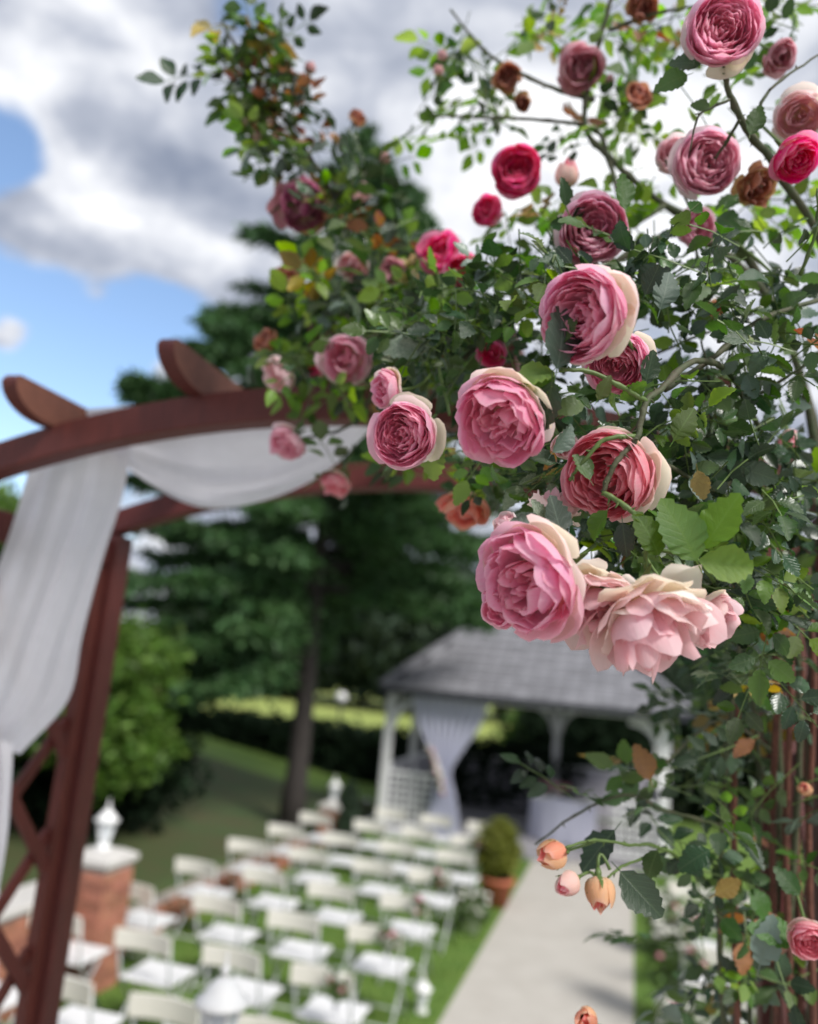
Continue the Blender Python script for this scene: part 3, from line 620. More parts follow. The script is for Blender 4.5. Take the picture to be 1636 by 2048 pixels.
# potted golden conifer, aisle flowers, floor lanterns
o = thing('potted_conifer', 'golden green conifer in a terracotta pot beside the aisle', 'plant', W(-1.66, 11.55, 0))
b = MB(); b.lathe([(.15, 0), (.21, .3), (.24, .3), (.245, .36), (.21, .36), (.2, .33)], 20); b.build('pot', 'terracotta', o, True)
b = MB(); b.lathe([(.001, .33), (.2, .335)], 20); b.build('soil', 'soil', o)
b = MB(); b.tube([(0, 0, .3), (0, 0, .9)], [.03, .01], 6); b.build('stem', 'bark', o)
cloud(clumps(90, (0, 0, .70), (.24, .24, .34), 36, .05), .045, 'topiary', 'crown', o)
def tub(label, t, s, h, m='bloomwhite', k=34):
    o = thing('flower_tub', label, 'flowers', W(t, s, 0), 0, 'flower tubs along the aisle')
    b = MB(); b.lathe([(.09, 0), (.12, .2), (.13, .2), (.13, .22), (.11, .21)], 14); b.build('pot', 'white', o, True)
    cloud(clumps(30, (0, 0, h * .62), (.17, .17, h * .35), 18, .04), .05, 'mid', 'foliage', o)
    st = MB()
    for i in range(14): st.tube([(0, 0, .2), (random.uniform(-.15, .15), random.uniform(-.15, .15), h * random.uniform(.6, .9))], .004, 4)
    st.build('stem', 'greenstem', o)
    for i in range(k):
        b = MB(); b.lathe([(.006, -.02), (.03, -.004), (.036, .012), (.012, .03)], 7, (random.uniform(-.2, .2), random.uniform(-.2, .2), h * random.uniform(.55, 1.05))); b.build('flower', m if i % 9 else 'bloompink', o, True)
tub('white flower tub left of the aisle beside the front chairs', -1.75, 10.2, .45, k=24)
tub('tall white flower tub right of the aisle behind the peach buds', .42, 8.6, 1.0, k=46)
tub('white flower tub right of the aisle nearest the terrace', .5, 6.9, .8, k=40)
tub('white flower tub right of the aisle near the pavilion', .42, 10.6, .8)
lantern('clear white lantern standing on the grass left of the aisle', W(-1.72, 7.75, 0), .6)

# ------------------------------------------------------------------ pergola arch
PT = thing('pergola_arch', 'red brown timber arch with lattice sides and curved beams', 'pergola', (0, 0, 0))
TC, S0, S1, HWID, ZR = -.68, 1.69, 2.37, 1.05, 1.32
def arch_z(t): return 3.632 - (t - TC) ** 2 / 5.8              # top of the curved beams
for s in (S0, S1):
    th_ = np.linspace(-1.28, 1.28, 33); P = []
    for d in th_:
        t = TC + d; zt = arch_z(t)
        P.append([W(t, s - .0325, zt), W(t, s + .0325, zt), W(t, s + .0325, zt - .082), W(t, s - .0325, zt - .082), W(t, s - .0325, zt)])
    P = np.array(P); b = MB(); b.grid(P); n = len(P)
    b.add(P[0][:4], [(0, 1, 2, 3)]); b.add(P[-1][:4], [(3, 2, 1, 0)])
    o = b.build('arched_beam', 'wood', PT, bevel=.006)
for t in (TC - HWID, TC + HWID):
    for s in (S0, S1):
        zt = arch_z(t) - .084
        b = MB(); b.box(W(t, s, (ZR + zt) / 2), (.085, .085, zt - ZR), AX); b.build('post', 'wood', PT, bevel=.006)
    zt = arch_z(t) - .15
    b = MB(); b.bar(W(t, S0 + .044, zt), W(t, S1 - .044, zt), .05, .085); b.build('side_beam', 'wood', PT, bevel=.005)
    for s in (S0 + .07, S1 - .07):
        b = MB(); b.box(W(t, s, (ZR + .1 + zt - .05) / 2), (.035, .045, zt - .05 - ZR - .1), AX); b.build('lattice_stile', 'wood', PT)
    # lattice slats, two layers of diagonals
    lo, hi, a0, a1 = ZR + .12, zt - .05, S0 + .095, S1 - .095
    for lay, sg in ((-.007, 1), (.007, -1)):
        k = -3.0
        while k < 3.0:
            # z = sg * 1.15 * (s - a0) + lo + k
            pts = []
            for s in np.linspace(a0, a1, 200):
                z = sg * 1.15 * (s - a0) + lo + k
                if lo <= z <= hi: pts.append((s, z))
            if len(pts) > 12:
                b = MB(); b.bar(W(t + lay, pts[0][0], pts[0][1]), W(t + lay, pts[-1][0], pts[-1][1]), 0.014, .040, up=tuple(np.cross(C_, unit(W(0, pts[-1][0] - pts[0][0], pts[-1][1] - pts[0][1]))))); b.build('lattice_slat', 'wood', PT)
            k += .34
# rafters lie across the curved beams and end in a rounded nose
for k, t in enumerate((-1.465, -1.05, -.68, -.27, .14)):
    zb = arch_z(t) + .001; hgt = .085; s0, s1 = S0 - .185, S1 + .185
    prof = []
    for a in np.linspace(0, math.pi / 2, 8): prof.append((s0 + .10 * (1 - math.sin(a)) , zb + hgt - .068 * (1 - math.cos(a))))
    prof = [(s0 + .012, zb + hgt)] + [(s0 + .13 * (1 - math.cos(a)), zb + hgt * .82 * (1 - math.sin(a))) for a in np.linspace(.0, math.pi / 2, 9)]
    pr2 = [(s0 + s1 - s, z) for s, z in prof]
    loop = prof + pr2[::-1]; nL = len(loop); w = .022
    slope_t = -(t - TC) / 2.9
    V = [W(t - w, s, z - slope_t * w * 0) for s, z in loop] + [W(t + w, s, z) for s, z in loop]
    b = MB(); b.add(V, [tuple(range(nL)), tuple(range(2 * nL - 1, nL - 1, -1))] + [(i, nL + i, nL + (i + 1) % nL, (i + 1) % nL) for i in range(nL)])
    o = b.build('rafter', 'wood', PT); o.data.materials.append(M['rafterside'])
    o.data.polygons[0].material_index = 1; o.data.polygons[1].material_index = 1      # the sides are paler than the edges

# fabric drapes
def surf(rows_l, rows_r, dl, dr, nu, pleat, npl, sag=0.0):
    """fabric between a left and a right edge, pleats running lengthwise"""
    L = crom(rows_l, 6); Rr = crom(rows_r, 6); m = min(len(L), len(Rr)); P = []
    for i in range(m):
        v = i / (m - 1); a, c = L[i], Rr[i]; row = []
        for q in np.linspace(0, 1, nu):
            p = a + (c - a) * q; n = EYE - p; n /= np.linalg.norm(n)
            ph = npl * 6.283 * (q + .05 * math.sin(v * 4 + q * 5))
            row.append(p + n * (pleat * math.sin(ph) * (.55 + .45 * math.sin(v * 3 + 9 * q)) + .35 * pleat * math.sin(2.3 * ph + 4 * v)) + np.array([0, 0, -sag * math.sin(math.pi * q)]))
        P.append(row)
    return np.array(P)
dr = thing('fabric_drape', 'white sheer drape hanging down the left side of the arch', 'drape', (0, 0, 0))
lp = [(70, 890, 2.26), (40, 1000, 2.26), (0, 1120, 2.26), (-60, 1260, 2.26), (-110, 1390, 2.27), (-90, 1470, 2.28)]
rp = [(264, 880, 2.16), (246, 990, 2.18), (205, 1120, 2.2), (165, 1270, 2.22), (136, 1400, 2.24), (40, 1508, 2.26)]
b = MB(); b.grid(surf([at(*p) for p in lp], [at(*p) for p in rp], 0, 0, 61, .013, 2.4)); b.build('hanging_panel', 'cloth', dr, True)
lp = [(-90, 1440, 2.17), (-60, 1560, 2.18), (-50, 1700, 2.19), (-40, 1860, 2.2)]; rp = [(26, 1490, 2.19), (22, 1580, 2.2), (14, 1680, 2.2), (-6, 1800, 2.21)]
b = MB(); b.grid(surf([at(*p) for p in lp], [at(*p) for p in rp], 0, 0, 25, .012, 3)); b.build('tail', 'cloth', dr, True)
sw = thing('fabric_swag', 'white sheer swag slung between two rafters under the arch', 'drape', (0, 0, 0))
# slung from the first rafter to the roses: top edge hidden by the near beam, lower edge sagging
topp = [(130, 822, 2.2), (260, 812, 2.12), (400, 815, 1.98), (560, 800, 1.95), (680, 800, 1.92), (765, 805, 1.9)]
midp = [(165, 850, 2.22), (260, 900, 2.16), (400, 940, 2.12), (545, 930, 2.1), (660, 885, 2.05), (755, 830, 1.98)]
botp = [(200, 880, 2.24), (280, 955, 2.2), (400, 1014, 2.2), (530, 1000, 2.18), (650, 945, 2.12), (745, 855, 2.05)]
Tt, Mm, Bb = [crom([at(*p) for p in q], 8) for q in (topp, midp, botp)]
P = []
for v in np.linspace(0, 1, 15):
    e0, e1, e2 = (1 - v) ** 2, 2 * v * (1 - v), v * v; row = e0 * Tt + e1 * (2 * Mm - .5 * (Tt + Bb)) + e2 * Bb
    x = np.linspace(0, 1, len(row)); row = row + (EYE - row) * (.007 * (np.sin(v * 15 + 5 * np.sin(x * 2.5)) + .6 * np.sin(v * 27 - 6 * x) + .5 * np.sin(v * 9 + 9 * x)) * np.sin(math.pi * x))[:, None]; P.append(row)
b = MB(); b.grid(P); b.build('fabric', 'cloth', sw, True)

# ------------------------------------------------------------------ rose leaves
def leaflet(fold, curl, wid, seed):
    """toothed leaflet, foot at the origin, tip at y = 1, midrib folded"""
    rg = np.random.default_rng(seed); n = 7
    ys = np.linspace(0, 1, n + 1); prof = np.array([0, .60, .92, 1.0, .90, .70, .40, 0]) * wid * .5
    V = []; UV = []
    for i, y in enumerate(ys):
        z = -curl * y * y
        V.append((0, y, z)); UV.append((0, y))
        if 0 < i < n:
            for sgn in (-1, 1):
                x = sgn * prof[i] * (1 + rg.uniform(-.06, .06)); V.append((x, y + .0, z + abs(x) * fold + rg.uniform(-.018, .018) + .05 * math.sin(7 * y + seed) * abs(x) / (wid * .5))); UV.append((sgn * prof[i] / (wid * .5), y))
                V.append((x * 1.07, y + .075, z + abs(x) * fold * .95 - curl * .1)); UV.append((sgn * prof[i] * 1.07 / (wid * .5), y + .06))
    def idx(i, k): return 0 if i == 0 else (1 + (i - 1) * 5 + k if i < n else 1 + (n - 1) * 5)
    F = []
    for i in range(n):
        for sgn, (e, tt) in ((-1, (1, 2)), (1, (3, 4))):
            q = []
            if i == 0: q = [(0, idx(1, e), idx(1, 0))]
            elif i == n - 1: q = [(idx(i, 0), idx(i, tt), idx(n, 0)), (idx(i, 0), idx(i, e), idx(i, tt))]
            else: q = [(idx(i, 0), idx(i, e), idx(i, tt)), (idx(i, 0), idx(i, tt), idx(i + 1, e)), (idx(i, 0), idx(i + 1, e), idx(i + 1, 0))]
            F += q if sgn == 1 else [t[::-1] for t in q]
    # petiole
    k = len(V); V += [(-.012, 0, 0), (.012, 0, 0), (.008, -.22, .03), (-.008, -.22, .03)]; UV += [(0, 0)] * 4; F.append((k, k + 3, k + 2, k + 1))
    return np.array(V, float), F, UV
LV = [leaflet(f, c, w, i) for i, (f, c, w) in enumerate([(.25, .1, .60), (.5, .26, .55), (.15, .34, .64), (.75, .2, .6), (.35, -.14, .62), (.3, .45, .66)])]
def leaf_mesh(i, m):
    key = ('leaf', i, m)
    if key not in CACHE:
        v, f, uv = LV[i]; me = bpy.data.meshes.new('leaf'); me.from_pydata(v.tolist(), [], f); me.materials.append(M[m])
        l = me.uv_layers.new(name='UVMap'); vi = np.zeros(len(me.loops), int); me.loops.foreach_get('vertex_index', vi); l.data.foreach_set('uv', np.array(uv)[vi].ravel())
        me.polygons.foreach_set('use_smooth', [True] * len(me.polygons)); CACHE[key] = me
    return CACHE[key]
CACHE = {}
def frame(y, n):
    y = unit(np.asarray(y, float)); x = unit(np.cross(y, n)); z = np.cross(x, y); return np.stack([x, y, z], 1)
def mat4(Rm, p, s):
    return Matrix([[float(Rm[0, 0] * s), float(Rm[0, 1] * s), float(Rm[0, 2] * s), float(p[0])], [float(Rm[1, 0] * s), float(Rm[1, 1] * s), float(Rm[1, 2] * s), float(p[1])],
                   [float(Rm[2, 0] * s), float(Rm[2, 1] * s), float(Rm[2, 2] * s), float(p[2])], [0, 0, 0, 1]])
class Plant:
    def __init__(s, label, base):
        s.o = thing('climbing_rose', label, 'climbing rose', (0, 0, 0)); s.o.location = base; s.base = np.array(base)
        s.leaves = []; s.twig = MB(); s.canes = 0
    def leafat(s, p, y, n, size, m, hero=False): s.leaves.append((np.array(p), unit(np.array(y, float)), unit(np.array(n, float)), size, m, hero))
    def spray(s, p, size, pal, down=.35):
        """a compound leaf: rachis with three, five or seven leaflets"""
        d = unit(rng.normal(0, 1, 3) * np.array([1, 1, .6]) + np.array([0, 0, -down])); n = unit(np.array([0, 0, .75]) + unit(EYE - p) * .45 + rng.normal(0, .55, 3))
        n = unit(n - d * np.dot(n, d)); x = np.cross(d, n); k = rng.choice([1, 2, 2, 3]); L = size * (.55 + .5 * k)
        m = rng.choice(list(pal.keys()), p=np.array(list(pal.values())) / sum(pal.values()))
        s.twig.tube([p - d * L * .4, p + d * L * .4 + n * .004, p + d * L], .0011, 3, False)
        s.leafat(p + d * L, d + rng.normal(0, .15, 3), n + rng.normal(0, .2, 3), size * rng.uniform(.95, 1.2), m)
        for q in range(k):
            for sg in (-1, 1):
                c = p + d * L * (.25 + .55 * q / max(1, k - 1) if k > 1 else .45)
                s.leafat(c + x * sg * size * .2, x * sg + d * .55 + rng.normal(0, .15, 3), n + rng.normal(0, .25, 3), size * rng.uniform(.7, 1.0), m)
    def blob(s, cx, cy, rx, ry, d0, d1, n, pal, size=.034):
        for _ in range(n):
            a = rng.uniform(0, 6.283); q = rng.uniform(0, 1) ** .55
            s.spray(at(cx + rx * q * math.cos(a), cy + ry * q * math.sin(a), rng.uniform(d0, d1)), size * rng.uniform(.75, 1.2), pal)
    def cane(s, pts, r0=.005, r1=.003, m='cane', thorn=True):
        P = crom([at(*p) for p in pts], 7) - s.base
        P = P + rng.normal(0, .0005, P.shape)
        nod = 1 + .28 * (np.arange(len(P)) % 6 == 3) + rng.normal(0, .04, len(P)); b = MB(); b.tube(P, np.linspace(r0, r1, len(P)) * nod, 7)
        if thorn:
            for i in range(3, len(P) - 2, 4):
                d = unit(rng.normal(0, 1, 3)); d = unit(d - unit(P[i + 1] - P[i]) * np.dot(d, unit(P[i + 1] - P[i]))); q = P[i] + d * r1
                b.tube([q, q + d * .006 + np.array([0, 0, -.002])], [.0018, .0002], 4, False)
        b.build('cane', m, s.o, True)
    def finish(s):
        # the leaves that show largest are parts of their own
        L = sorted(s.leaves, key=lambda l: (not l[5], np.dot(l[0] - EYE, f_) / l[3]))
        for (p, y, n, size, m, hero) in L[:298]:
            o = link('leaf', leaf_mesh(int(rng.integers(0, 6)), m), s.o); o.matrix_local = mat4(frame(y, n), p - s.base, size)
        by = {}
        for l in L[298:]: by.setdefault(l[4], []).append(l)
        Vs = []; Fs = []; UVs = []; mats = []; nv = 0; names = list(by)
        for mi, m in enumerate(names):
            for (p, y, n, size, _, h) in by[m]:
                v, f, uv = LV[int(rng.integers(0, 6))]; Vs.append((v * size) @ frame(y, n).T + p - s.base); Fs += [tuple(i + nv for i in q) for q in f]; nv += len(v); UVs += uv; mats += [mi] * len(f)
        if nv:
            me = bpy.data.meshes.new('foliage'); me.from_pydata(np.concatenate(Vs).tolist(), [], Fs)
            for m in names: me.materials.append(M[m])
            me.polygons.foreach_set('material_index', mats); me.polygons.foreach_set('use_smooth', [True] * len(Fs))
            l = me.uv_layers.new(name='UVMap'); vi = np.zeros(len(me.loops), int); me.loops.foreach_get('vertex_index', vi); l.data.foreach_set('uv', np.array(UVs)[vi].ravel())
            tag(link('foliage', me, s.o), kind='stuff')
        if s.twig.n:
            s.twig.v = [v - s.base for v in s.twig.v]; tag(s.twig.build('twigs', 'greenstem', s.o), kind='stuff')

# ------------------------------------------------------------------ rose blooms
def petal_mesh(Rb, Rt, Hh, wmax, ruf, seed, nu=7, nv=7, heart=.13, base=.07):
    rg = np.random.default_rng(seed); ph = rg.uniform(0, 6.28, 4); V = []; UV = []
    P0, P1, P2, P3 = (base, 0), (Rb * .95, -.02 + .06 * Hh), (Rb * 1.08, .55 * Hh), (Rt, Hh)
    for j in range(nv):
        v0 = j / (nv - 1)
        for i in range(nu):
            u = -1 + 2 * i / (nu - 1); v = v0 * (1 - heart * abs(u) ** 2.2 + .05 * math.sin(3 * u + ph[3]) * v0)
            b0, b1, b2, b3 = (1 - v) ** 3, 3 * v * (1 - v) ** 2, 3 * v * v * (1 - v), v ** 3
            r = b0 * P0[0] + b1 * P1[0] + b2 * P2[0] + b3 * P3[0]; z = b0 * P0[1] + b1 * P1[1] + b2 * P2[1] + b3 * P3[1]
            w = wmax * (.35 + .65 * math.sin(min(1, v0 * 1.25) * math.pi / 2)) * (1 - .12 * v0 ** 4)
            k = v0 ** 2.5 * ruf
            k2 = k * (.7 + .3 * math.sin(ph[1] * 3)); r += k2 * (.55 * math.sin(2.3 * u + ph[0]) + .45 * math.sin(5.1 * u + ph[1]) + .3 * math.sin(9.5 * u + ph[2])); z += k * .7 * math.sin(3.7 * u + ph[2])
            a = u * w; r2 = r * (1 - .06 * u * u)
            V.append((r2 * math.sin(a), r2 * math.cos(a), z)); UV.append((u * .5 + .5, v0))
    F = [(j * nu + i, j * nu + i + 1, (j + 1) * nu + i + 1, (j + 1) * nu + i) for j in range(nv - 1) for i in range(nu - 1)]
    me = bpy.data.meshes.new('petal'); me.from_pydata(V, [], F); me.materials.append(M['petal'])
    l = me.uv_layers.new(name='UVMap'); vi = np.zeros(len(me.loops), int); me.loops.foreach_get('vertex_index', vi); l.data.foreach_set('uv', np.array(UV)[vi].ravel())
    me.polygons.foreach_set('use_smooth', [True] * len(F)); return me
#           n  Rb    Rt    H    width ruffle
FULL = [(5, .98, 1.16, .30, .74, .05), (7, 1.0, 1.08, .60, .66, .05), (9, .99, 1.02, .74, .55, .05), (10, .95, .96, .79, .50, .055), (10, .90, .90, .81, .48, .06), (10, .83, .83, .82, .47, .06),
        (10, .75, .74, .82, .46, .065), (9, .66, .65, .81, .47, .07), (9, .56, .54, .79, .48, .075), (8, .45, .43, .77, .52, .08), (7, .34, .31, .75, .60, .08), (6, .22, .18, .72, .8, .07), (3, .12, .08, .70, 1.0, .05)]
SMALL = [(5, .98, 1.10, .45, .78, .06), (7, .97, .99, .75, .62, .06), (8, .88, .87, .82, .55, .06), (8, .75, .72, .84, .54, .07), (7, .60, .57, .84, .55, .07), (7, .45, .41, .82, .6, .08), (5, .28, .23, .79, .75, .07), (3, .14, .1, .76, 1.0, .05)]
BOWL = [(5, .98, 1.18, .30, .74, .07), (7, 1.0, 1.10, .58, .60, .08), (8, .98, 1.02, .74, .55, .09), (8, .92, .92, .80, .52, .10), (8, .80, .80, .80, .50, .11), (7, .66, .66, .76, .52, .13),
        (6, .52, .54, .72, .56, .15), (6, .38, .42, .70, .6, .16), (5, .24, .26, .68, .7, .14), (3, .12, .1, .62, .9, .08)]
LOOSE = [(7, 1.0, 1.25, .25, .62, .13), (7, 1.0, 1.18, .55, .6, .15), (7, .9, 1.02, .78, .56, .16), (7, .75, .82, .88, .55, .16), (6, .56, .6, .92, .55, .15), (5, .38, .36, .92, .6, .12), (4, .2, .2, .88, .7, .1)]
BUD = [(5, .66, .26, 1.12, 1.15, .025), (4, .58, .16, 1.18, 1.25, .03), (3, .42, .08, 1.2, 1.4, .02)]
KIND = {'full': FULL, 'small': SMALL, 'bowl': BOWL, 'loose': LOOSE, 'bud': BUD}
def petals(kind):
    if ('p', kind) not in CACHE:
        CACHE[('p', kind)] = [[petal_mesh(Rb, Rt, Hh, w * (1.0 if i == 0 or kind == 'bud' else 1.35), rf, 100 + 17 * i + 3 * k + len(kind), 8, 7) for k in range(3)] for i, (n, Rb, Rt, Hh, w, rf) in enumerate(KIND[kind])]
    return CACHE[('p', kind)]
def sepal_mesh():
    if 'sep' not in CACHE:
        b = MB(); V = []
        for y, w, z in ((0, .1, 0), (.35, .13, -.08), (.7, .08, -.05), (1.0, .01, .08)): V += [(-w, y, z), (0, y, z - .03), (w, y, z)]
        b.add(V, [(r * 3 + c, r * 3 + c + 1, r * 3 + c + 4, r * 3 + c + 3) for r in range(3) for c in range(2)]); CACHE['sep'] = b.mesh('sepal', 'greenstem', True)
        b = MB(); b.lathe([(.03, -.42), (.10, -.34), (.15, -.2), (.14, -.06), (.06, .02)], 10); CACHE['cal'] = b.mesh('calyx', 'greenstem', True)
    return CACHE['sep'], CACHE['cal']
TINT = {  # outer, middle, heart
    'pink': ((.94, .82, .79), (.94, .52, .68), (.94, .43, .57)),
    'coral': ((.93, .74, .68), (.94, .50, .58), (.93, .35, .43)),
    'deep': ((.90, .40, .58), (.90, .15, .40), (.86, .08, .28)),
    'pale': ((.94, .86, .80), (.94, .72, .75), (.94, .60, .66)),
    'mauve': ((.93, .78, .80), (.93, .62, .73), (.92, .50, .63)),
    'hot': ((.90, .34, .52), (.90, .09, .34), (.86, .05, .24)),
    'peach': ((.86, .62, .40), (.85, .42, .33), (.80, .24, .22)),
    'brown': ((.58, .36, .20), (.52, .25, .17), (.44, .17, .13)),
    'plum': ((.62, .42, .22), (.46, .18, .28), (.36, .10, .18)),
    'dusk': ((.74, .50, .50), (.72, .42, .48), (.62, .30, .36))}
def bloom(pl, px, py, d, diam, face, kind='full', tint='pink', chaos=.1, label=None, stem=None, guard=None, wide=1.0, seed=None):
    """diam in photo pixels across the face; face = (right, up, towards the camera)"""
    rg = np.random.default_rng(seed if seed is not None else int(px * 7 + py))
    P = at(px, py, d); R_ = diam / 2 / FPX * d / (1.12 if kind != 'bud' else .62)
    z = unit(face[0] * r_ + face[1] * u_ - face[2] * f_); x = unit(np.cross(u_ + .3 * r_, z)); Rm = np.stack([x, np.cross(z, x), z], 1)
    hmid = .45 if kind != 'bud' else .65
    org = P - z * R_ * hmid
    o = link('rose_bloom' if kind != 'bud' else 'rose_bud', None, pl.o); o.empty_display_size = .02; o.matrix_local = mat4(Rm, org - pl.base, R_)
    if label: o['label'] = label
    T = [np.array(c) for c in TINT[tint]]; rows = KIND[kind]; pm = petals(kind)
    for i, (n, Rb, Rt, Hh, w, rf) in enumerate(rows):
        q = i / (len(rows) - 1); off = rg.uniform(0, 6.28); cc = T[0] if i == 0 else (T[0] * .25 + T[1] * .75 if i == 1 else T[1] + (T[2] - T[1]) * q)
        for k in range(n):
            a = off + k * 6.283 / n + rg.normal(0, .12); pe = link('petal', pm[i][int(rg.integers(0, 3))], o)
            tilt = rg.normal(0, chaos) - (.05 if i < 2 else 0) * rg.uniform(0, 2); sc = 1 + rg.normal(0, .05 + .3 * chaos)
            tw = rg.normal(0, .12 + .55 * max(0, q - .35)); rad = Rb * .5
            m = Matrix.Rotation(-a, 4, 'Z') @ Matrix.Translation((0, rad, 0)) @ Matrix.Rotation(tw, 4, 'Z') @ Matrix.Translation((0, -rad, 0)) @ Matrix.Rotation(tilt, 4, 'X') @ Matrix.Rotation(rg.normal(0, chaos * .7), 4, 'Y') @ Matrix.Scale(sc, 4)
            if wide != 1.0: m = Matrix.Scale(wide, 4, (1, 0, 0)) @ m
            pe.matrix_local = m
            c = cc * (1 + rg.normal(0, .06)); w_ = rg.uniform(0, .16); c = c * (1 - w_) + np.array([.88, .70, .62]) * w_ if tint not in ('brown', 'plum', 'dusk') else c
            pe.color = (*[float(min(.92, max(0.01, v))) for v in c], 1)
    # extra cream guard petals, given as photo directions (right, up)
    for g in (guard or []):
        ga = math.atan2(np.dot(g[0] * r_ + g[1] * u_, Rm[:, 0]), np.dot(g[0] * r_ + g[1] * u_, Rm[:, 1]))
        pe = link('petal', pm[0][int(rg.integers(0, 3))], o); pe.matrix_local = Matrix.Rotation(-ga, 4, 'Z') @ Matrix.Rotation(-g[2], 4, 'X') @ Matrix.Scale(g[3], 4)
        pe.color = (.91, .84, .70, 1); pe['label'] = 'cream outer petal'
    sm, cm = sepal_mesh(); link('calyx', cm, o)
    for k in range(5):
        s_ = link('sepal', sm, o); fl = -.5 if kind != 'bud' else 1.0
        s_.matrix_local = Matrix.Rotation(k * 1.2566 + .3, 4, 'Z') @ Matrix.Translation((0, .1, -.06)) @ Matrix.Rotation(fl + rg.normal(0, .2), 4, 'X') @ Matrix.Scale(.9, 4)
    # flower stalk, bending up and back into the bush
    a = org - z * R_ * .38; tgt = at(*stem) if stem else a - z * .05 + np.array([0, 0, .03]) + f_ * .03
    c = a - z * .035; pts = [a * (1 - t) ** 2 + 2 * c * t * (1 - t) + tgt * t * t for t in np.linspace(0, 1, 8)]
    loc = [(Rm.T @ (p - org)) / R_ for p in pts]
    b = MB(); b.tube(loc, .0023 / R_, 6); b.build('stalk', 'greenstem', o, True)
    return o

# ---- the near rose: big pink blooms over the right end of the arch
GREEN = {'dark': 5, 'mid': 4.5, 'blue': 1.3, 'bright': 1.1, 'pale': .6, 'yellow': .14, 'rust': .08}
base = W(.28, 1.45, ZR)
A = Plant('climbing rose with large pink and cream blooms spilling over the right end of the arch', base)
for q in [(1000, 640, 230, 110, 1.15, 1.5, 50), (850, 690, 120, 60, 1.2, 1.45, 18), (1100, 560, 200, 100, 1.1, 1.5, 45), (1350, 520, 260, 100, 1.05, 1.4, 34), (1420, 640, 230, 120, .98, 1.3, 30),
          (1530, 820, 120, 180, 1.0, 1.4, 34), (1310, 770, 150, 110, .95, 1.25, 20), (1130, 880, 170, 110, 1.0, 1.3, 40), (1420, 960, 200, 130, 1.0, 1.4, 48), (1530, 1100, 130, 150, 1.0, 1.4, 46),
          (1250, 1100, 200, 80, .98, 1.3, 34), (1370, 1190, 130, 60, 1.0, 1.3, 18), (960, 910, 130, 50, 1.2, 1.5, 18), (1490, 1270, 120, 100, 1.1, 1.5, 30), (1200, 990, 150, 90, 1.05, 1.35, 26)]:
    A.blob(*q[:4], .92 + (q[4] - .92) * .55, .92 + (q[5] - .92) * .7, q[6], GREEN)
for q in [(1000, 620, 220, 100, 1.35, 1.6, 30), (1450, 1000, 220, 150, 1.3, 1.6, 46), (1380, 700, 280, 180, 1.3, 1.6, 12), (1150, 950, 200, 120, 1.3, 1.5, 30)]:
    A.blob(*q, {'dark': 7, 'mid': 2, 'blue': 1}, .038)
rootp = (1590, 2300, 1.5)
A.cane([(1600, 2500, 1.5), (1590, 1900, 1.48), (1600, 1400, 1.45), (1560, 1000, 1.3), (1480, 780, 1.1), (1400, 720, .95), (1320, 780, .88), (1292, 805, .86), (1276, 870, .85), (1262, 892, .845), (1232, 925, .84), (1205, 985, .84)], .0048, .0026)
A.cane([(1292, 803, .86), (1255, 780, .85), (1185, 745, .84), (1120, 738, .83)], .003, .0022, 'greenstem')
A.cane([(1270, 872, .85), (1210, 880, .845), (1165, 925, .85), (1140, 960, .87)], .0028, .0018, 'greenstem')
A.cane([(1205, 985, .84), (1240, 1005, .83), (1280, 1040, .82), (1292, 1100, .82), (1290, 1180, .84)], .003, .0022, 'greenstem')
A.cane([(1630, 2500, 1.6), (1620, 1500, 1.6), (1640, 1000, 1.5), (1560, 640, 1.4), (1380, 470, 1.35), (1200, 540, 1.3), (1000, 650, 1.3), (860, 800, 1.25), (830, 870, 1.15)], .009, .003)
A.cane([(1330, 780, .95), (1420, 720, 1.0), (1520, 640, 1.05), (1636, 600, 1.1)], .004, .003)
A.cane([(1500, 930, 1.1), (1430, 980, 1.0), (1330, 930, .97), (1290, 960, .95)], .0035, .0025)
A.cane([(1480, 1250, 1.2), (1420, 1150, 1.0), (1380, 1115, .84), (1290, 1095, .83)], .003, .002, 'greenstem')
A.cane([(900, 830, 1.1), (880, 700, 1.2), (960, 600, 1.3)], .0025, .002, 'greenstem')
for k in range(16):
    x = rng.uniform(1230, 1620); y = rng.uniform(520, 1200); d = rng.uniform(1.0, 1.35); a = rng.uniform(-2.6, -.4)
    L = rng.uniform(120, 260); A.cane([(x, y, d), (x + .5 * L * math.cos(a) + 15, y + .5 * L * math.sin(a), d - .03), (x + L * math.cos(a), y + L * math.sin(a) + 15, d - .05)], .0026, .0014, random.choice(['cane', 'greenstem']))
def hero(pl, b, t, d0, d1, m, turn=0.0, up=.25):
    p0 = at(b[0], b[1], d0); p1 = at(t[0], t[1], d1); y = p1 - p0; n = unit(EYE - p0) + up * u_ + turn * unit(np.cross(y, EYE - p0)); pl.leafat(p0, y, n, float(np.linalg.norm(y)), m, True)
